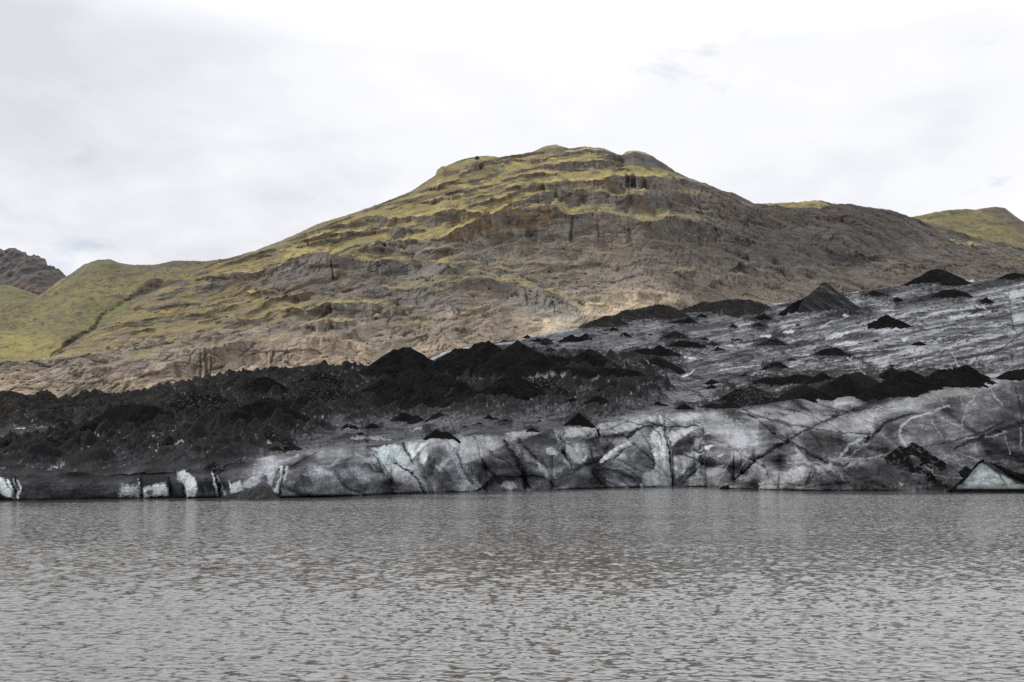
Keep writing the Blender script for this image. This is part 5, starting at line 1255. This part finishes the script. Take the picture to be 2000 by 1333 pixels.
SMALL = [  # groups of look-alike small cones: (px, top, base, half width)
    ('small ash cones on the pale upper ice below the bright rock', 'small black ash cone on the pale grey ice below the bright rock', [(1116, 655, 668), (1066, 662, 674), (1050, 662, 669), (1097, 664, 670), (1145, 653, 664), (1030, 655, 660), (985, 664, 668), (1197, 640, 647), (1183, 644, 648), (1043, 680, 687), (1075, 680, 690), (1088, 674, 678)]),
    ('small ash heaps scattered on the flat grey ice', 'small black ash heap on the flat grey ice behind the front', [(640, 828, 838), (681, 828, 840), (790, 808, 826), (668, 800, 815), (690, 803, 816), (812, 812, 824), (908, 832, 836), (936, 826, 830), (1054, 821, 826), (1022, 824, 827), (924, 803, 807), (704, 845, 852), (752, 843, 846), (1015, 795, 803), (1070, 795, 803), (1080, 796, 802), (955, 812, 822)]),
    ('small ash heaps on the middle ice', 'small dark ash heap on the streaked ice in the middle', [(1220, 650, 657), (1270, 652, 656), (1376, 660, 666), (1432, 634, 641), (1372, 614, 620), (1334, 616, 620), (1392, 668, 676), (1402, 678, 686), (1430, 662, 666), (1440, 662, 666), (1312, 742, 750), (1455, 730, 737), (1390, 742, 750), (1265, 780, 790), (1285, 785, 795), (1215, 790, 797), (1420, 745, 752), (1390, 752, 760)]),
    ('small ash heaps on the right ice', 'small dark ash heap on the pale ice of the right side', [(1797, 584, 588), (1800, 626, 629), (1730, 618, 640), (1768, 639, 642), (1660, 692, 698), (1740, 713, 718), (1797, 668, 676), (1870, 626, 629), (1918, 617, 620), (1710, 664, 668), (1680, 670, 673), (1545, 700, 706), (1580, 735, 742), (1938, 745, 749), (1918, 750, 755), (1860, 752, 756)]),
    ('small ash heaps among the left rubble', 'small black ash heap in the dark rubble on the left', [(160, 856, 864), (205, 880, 890), (265, 880, 890), (175, 890, 898), (300, 868, 880), (335, 862, 872), (370, 886, 892), (305, 905, 912), (235, 900, 908), (140, 908, 918), (90, 892, 900), (380, 900, 908), (440, 878, 886), (345, 850, 860), (390, 850, 862), (28, 908, 918), (60, 906, 914), (200, 910, 916), (470, 898, 903), (130, 870, 882)]),
]


def build_heaps():
    mats = {'a': M_ASH, 'i': M_ASHICE, 'g': M_ASHGREY}
    for i, (nm, cat, label, crest, base, slope, mk, rough) in enumerate(HEAPS):
        o = heap_mesh(nm, crest, base, slope, mats[mk], 11.3 + i * 7.7, rough)
        if o is None:
            continue
        tag(o, label, cat, 'black ash heaps on the glacier')
    nm, label, crest, base = PYRAMID
    o = heap_mesh(nm, crest, base, 0.95, mat_pyramid(), 5.0, 0.35, facet=[math.radians(a) for a in (-118, -35, 35, 110, 178)])
    tag(o, label, 'ash pyramid', 'black ash heaps on the glacier')
    o = heap_mesh('ash_mound', [(1538, 606), (1550, 595), (1562, 588), (1580, 580)], [614, 613, 611, 609], 0.8, M_ASH, 77.0, 0.9)
    tag(o, 'black ash spur leaning on the left foot of the great pyramid', 'ash mound', 'black ash heaps on the glacier')
    rr = random.Random(9); k = 0
    for group, label, lst in SMALL:
        for px, tp, bp in lst:
            k += 1
            w = (bp - tp) * rr.uniform(0.7, 1.4)
            hb = bp - tp
            o = heap_mesh('ash_cone', [(px - w * rr.uniform(0.5, 1.3), tp + hb * rr.uniform(0.4, 0.75)), (px - w * 0.3, tp + hb * rr.uniform(0.1, 0.4)), (px, tp), (px + w * rr.uniform(0.3, 0.6), tp + hb * rr.uniform(0.1, 0.5)), (px + w * rr.uniform(0.7, 1.5), tp + hb * rr.uniform(0.4, 0.8))], bp + 1, rr.uniform(0.62, 0.85), M_ASH if rr.random() < 0.65 else M_ASHICE, 300 + 3.1 * k, 1.5)
            if o:
                tag(o, label, 'ash cone', group)
    # pieces at the water's edge
    o = heap_mesh('ice_ramp', [(434, 972), (458, 965), (490, 956), (512, 948), (522, 953), (528, 964)], [974.5, 974.5, 975, 976, 975, 974], 1.0, mat_ash('wet_dark_ice', (0.026, 0.0265, 0.029)), 410.0, 0.9, water=True)
    tag(o, 'black ash-covered ice ramp sloping into the lake below white ice slabs', 'ice ramp')
    o = heap_mesh('debris_pile', [(1411, 951), (1425, 948), (1436, 951), (1446, 948), (1455, 951), (1466, 943), (1475, 947)], [955.5] * 7, 1.2, M_ASH, 421.0, 1.4, water=True)
    tag(o, 'jagged black debris pile at the waterline right of the white ice', 'debris pile')


def mat_pyramid():
    m, g, b = principled('streaked_ash')
    tc = g.n('ShaderNodeTexCoord').outputs['Object']
    sp = g.n('ShaderNodeSeparateXYZ'); g.l(tc, sp.inputs[0])
    cb = g.n('ShaderNodeCombineXYZ')
    g.l(g.math('MULTIPLY', g.math('ADD', g.math('MULTIPLY', sp.outputs[0], 1.25), sp.outputs[2]), 0.42), cb.inputs[0])
    g.l(g.math('MULTIPLY', g.math('SUBTRACT', sp.outputs[0], sp.outputs[2]), 0.035), cb.inputs[1])
    g.l(g.math('MULTIPLY', sp.outputs[1], 0.05), cb.inputs[2])
    f = g.noise(cb.outputs[0], 1.0, 5, 0.6, 0.2)
    f1 = g.noise(tc, 0.7, 6, 0.7)
    s = g.ramp(f, [(0.46, (0.0115, 0.0115, 0.012)), (0.68, (0.05, 0.052, 0.058))])
    c = g.mix(1.0, s, g.ramp(f1, [(0.3, 0.6), (0.7, 1.5)]), 'MULTIPLY')
    g.l(c, b.inputs['Base Color']); b.inputs['Roughness'].default_value = 0.95; b.inputs['Specular IOR Level'].default_value = 0.03
    bp = g.n('ShaderNodeBump', i_Strength=0.5, i_Distance=0.6); g.l(f1, bp.inputs['Height']); g.l(bp.outputs[0], b.inputs['Normal'])
    return m


# ------------------------------------------------------------------ iceberg at the right
def build_iceberg():
    Y0 = F * EYE / (963.5 - HY)
    k = Y0 / F
    crest = [(1868, 959), (1874, 951), (1890, 938), (1910, 921), (1926, 906), (1936, 900), (1945, 903), (1958, 908), (1975, 918), (1992, 926), (2015, 932), (2040, 940), (2070, 950), (2090, 960)]
    n = 150; m = 60
    px = np.linspace(1868, 2090, n)
    top = (963.5 - curve(crest, px)) * k
    top = np.maximum(top + 0.12 * fbm2(px / 9, px * 0, 3, 0.6, 3), 0.05)
    X = np.repeat(((px - CX) * k)[None], m, 0)
    t = np.linspace(0, 1, m)[:, None]
    Z = -0.7 + (top[None] + 0.7) * t
    Xr = X - X.mean()
    bulge = 0.35 * Z + 0.9 * np.maximum(0, 1.1 - Z) * 0.55
    Yf = Y0 + 0.6 * np.maximum(Z, 0) + 0.8 * np.exp(-((Z - 0.15) / 0.55) ** 2) + 0.5 * fbm2(Xr / 3, Z / 2, 4, 0.5, 8) + 0.02 * (Xr) ** 2 * 0.4
    groove = np.exp(-(((px[None] - 1969 + 0.7 * (Z / k - 30) * 0.35)) / 3.0) ** 2)
    Yf += 0.35 * groove
    back = [np.stack([X, Yf, Z], -1)]
    for s in np.linspace(0.08, 1, 16):
        zz = top * (1 - s) ** 1.2 - 0.7 * s
        zz = zz + 0.25 * fbm2(px / 14, px * 0 + s * 9, 3, 0.6, 4) * (1 - s)
        back.append(np.stack([X[-1], Yf[-1] + 9.0 * s * (0.35 + top / top.max()), zz], -1)[None])
    V = np.concatenate(back, 0)
    Rr = V.shape[0]
    PYs = 963.5 - V[..., 2] / k
    PXs = np.repeat(px[None], Rr, 0)
    P = Paint(PXs, PYs, 1.2, 3)
    white = P.poly([(1890, 946), (1905, 930), (1931, 903), (1940, 908), (1950, 918), (1961, 930), (1966, 946), (1950, 950), (1900, 950)], 2.2)
    white2 = P.poly([(1963, 924), (1975, 932), (1992, 946), (2010, 953), (1972, 953), (1967, 945)], 2.5) * 0.75
    lowband = sstep(945, 949, PYs) * sstep(958, 954, PYs)
    wt = np.maximum(white, white2) * np.clip(0.85 + 0.9 * fbm2(PXs / 16, PYs / 12, 4, 0.65, 22), 0.15, 1)
    col = np.broadcast_to(np.array([0.028, 0.028, 0.030]), PYs.shape + (3,))
    ice = mixc(np.broadcast_to(np.array([0.34, 0.375, 0.39]), PYs.shape + (3,)), np.array([0.20, 0.25, 0.265]), sstep(-0.1, 0.4, fbm2(PXs / 22, PYs / 9, 4, 0.6, 12)) * 0.8)
    col = mixc(col, ice, wt)
    col = mixc(col, np.array([0.16, 0.185, 0.18]), lowband * (PXs > 1876) * 0.8)
    col = mixc(col, np.array([0.012, 0.014, 0.014]), sstep(954, 957, PYs))
    col[m:] = np.array([0.02, 0.02, 0.021])
    cx = X.mean(); cy = Y0 + 4
    root = bpy.data.objects.new('iceberg', None); COL.objects.link(root)
    root.location = (cx, cy, 0)
    tag(root, 'dirty triangular iceberg with a white face afloat at the right edge', 'iceberg')
    Vl = V - np.array([cx, cy, 0])
    o = mesh_from('ice_body', Vl.reshape(-1, 3), grid_quads(Rr, n), M_ICE, col, True, {'speck': np.full(PYs.shape, 0.45)})
    o.parent = root
    # crust of black debris over the crest, the left edge and the right shoulder
    cover = P.stroke([(1872, 953), (1890, 938), (1910, 921), (1927, 905), (1937, 899)], [2.5, 4, 3, 4, 6]) + P.poly([(1934, 897), (1946, 901), (1962, 912), (1980, 930), (2000, 942), (2030, 950), (2070, 956), (2090, 950), (2050, 930), (1990, 915), (1950, 900)], 2.5)
    cover[m:] = 1.0
    cover = np.clip(cover, 0, 1)
    nrm = np.zeros_like(Vl); nrm[:m, :, 1] = -0.85; nrm[..., 2] = 0.55
    th = (0.22 + 0.28 * ridged2(PXs / 6, (PYs + np.arange(Rr)[:, None] * 0.8) / 5, 4, 0.6, 7).clip(0, 2)) * cover
    Vc = Vl + nrm * th[..., None] - np.array([0, 0, 0.02]) * (cover[..., None] < 0.2)
    Q = grid_quads(Rr, n, cover > 0.35)
    Vc2, Q2 = compact(Vc.reshape(-1, 3), Q)
    c = mesh_from('debris_cover', Vc2, Q2, M_ASH, None, True)
    c.parent = root
    # dark second block behind its right shoulder
    o2 = heap_mesh('ice_block', [(1975, 921), (1985, 916), (2000, 902), (2030, 894), (2060, 905)], [953] * 5, 1.3, M_ASHGREY, 511.0, 0.8, water=True)
    tag(o2, 'dark brown debris-covered ice block behind the iceberg at the right edge', 'ice block')


# ------------------------------------------------------------------ boulders resting on the rock slope
def boulder_mesh(seed, sz):
    import bmesh
    bm = bmesh.new()
    bmesh.ops.create_icosphere(bm, subdivisions=3, radius=1.0)
    rng = np.random.default_rng(seed)
    planes = rng.normal(size=(9, 3)); planes /= np.linalg.norm(planes, axis=1, keepdims=True)
    offs = rng.uniform(0.55, 0.85, 9)
    for v in bm.verts:
        p = np.array(v.co)
        for n, o in zip(planes, offs):
            dd = p @ n - o
            if dd > 0:
                p = p - n * dd * 0.94
        v.co = p * sz
    me = bpy.data.meshes.new('boulder')
    bm.to_mesh(me); bm.free()
    return me


def build_boulders(GM):
    mats = []
    for nm, c in (('tan_boulder', (0.25, 0.205, 0.155)), ('grey_boulder', (0.14, 0.132, 0.125)), ('brown_boulder', (0.115, 0.088, 0.06)), ('dark_boulder', (0.06, 0.055, 0.052))):
        m, g, b = principled(nm)
        tc = g.n('ShaderNodeTexCoord').outputs['Object']
        f = g.noise(tc, 1.2, 6, 0.7)
        g.l(g.mix(1.0, c, g.ramp(f, [(0.3, 0.6), (0.7, 1.45)]), 'MULTIPLY'), b.inputs['Base Color'])
        b.inputs['Roughness'].default_value = 0.9; b.inputs['Specular IOR Level'].default_value = 0.2
        bp = g.n('ShaderNodeBump', i_Strength=0.6, i_Distance=0.4); g.l(f, bp.inputs['Height']); g.l(bp.outputs[0], b.inputs['Normal'])
        mats.append(m)
    rr = random.Random(21); k = 0

    def place(px, py, w, mi, label, group):
        nonlocal k
        k += 1
        j = int(np.argmin(np.abs(GM['px'] - px))); i = int(np.argmin(np.abs(GM['PY'][:, j] - py)))
        Y = float(GM['Y'][i, j]); Z = float(GM['Z'][i, j])
        r = 0.5 * w / F * Y
        me = boulder_mesh(k * 13 + 5, (r, r * rr.uniform(0.8, 1.1), r * rr.uniform(0.62, 0.9)))
        me.materials.append(mats[mi])
        o = bpy.data.objects.new('boulder', me); COL.objects.link(o)
        o.location = ((px - CX) / F * Y, Y - r * 0.35, Z + r * 0.15)
        o.rotation_euler = (rr.uniform(-.3, .3), rr.uniform(-.3, .3), rr.uniform(0, 6.28))
        tag(o, label, 'boulder', group)
    A = 'boulders resting on the left rock slope'
    place(237, 680, 17, 0, 'large squarish tan boulder above a smaller one on the left rock slope', A)
    place(228, 689, 14, 0, 'tan boulder just below the large squarish one on the left slope', A)
    place(213, 682, 13, 2, 'brown mossy boulder left of the large squarish tan one', A)
    place(265, 672, 24, 0, 'broad tan rock slab among pale blocks on the left slope', A)
    place(664, 625, 11, 0, 'pale tan boulder on a grassy shelf above the dark stained step', A)
    place(737, 625, 18, 0, 'flat pale boulder lying alone on a shelf left of the rounded rock', A)
    place(585, 486, 10, 1, 'grey boulder on the skyline side of the upper mossy slope', A)
    place(522, 589, 12, 1, 'grey boulder on the ochre slope below the big cliff', A)
    place(655, 588, 10, 1, 'grey rounded boulder right of the ochre slope below the big cliff', A)
    place(444, 620, 7, 3, 'small dark boulder alone on the tan grassy slope at the left', A)
    place(932, 312, 11, 3, 'dark boulder near the left shoulder of the summit', A)
    place(940, 330, 16, 3, 'dark rock block on moss below the left shoulder of the summit', A)
    G2 = 'blocks of the rockfall below the pale chute'
    for i in range(26):
        place(835 + rr.gauss(0, 14), 551 + rr.gauss(0, 4) + 0, rr.uniform(4, 8.5), rr.choice([0, 1, 1, 3]), 'angular block in the rockfall pile under the pale chute', G2)
    G3 = 'blocks strewn over the broken slope in the middle'
    for i in range(44):
        px = rr.uniform(935, 1190); py = 540 + (px - 935) * 0.10 + rr.gauss(0, 16)
        place(px, py, rr.uniform(3.5, 9), rr.choice([0, 0, 1, 1, 3]), 'angular rock block on the broken slope below the high cliff', G3)
    G4 = 'pale blocks along the foot of the rock'
    for i in range(54):
        px = rr.uniform(170, 1010)
        e = float(curve(ICE_TOP, px)); py = e - abs(rr.gauss(0, 9)) - 2
        place(px, py, rr.uniform(3.5, 8.5), rr.choice([0, 0, 0, 1]), 'pale tan block at the foot of the rock beside the ice', G4)
    G5 = 'blocks on the low rock at the far left'
    for i in range(34):
        px = rr.uniform(-10, 170); py = rr.uniform(712, 768)
        place(px, py, rr.uniform(4, 11), rr.choice([0, 0, 1, 1]), 'weathered block on the low rock band at the far left', G5)
    G6 = 'pale stones in the slide on the left slope'
    for i in range(24):
        place(290 + rr.gauss(0, 16), 680 + rr.gauss(0, 6), rr.uniform(3, 7), rr.choice([0, 0, 1]), 'pale stone in the small slide right of the broad tan slab', G6)


build_lake()
build_glacier()
GMNT = build_mountain()
build_hills()
build_heaps()
build_iceberg()
build_boulders(GMNT)
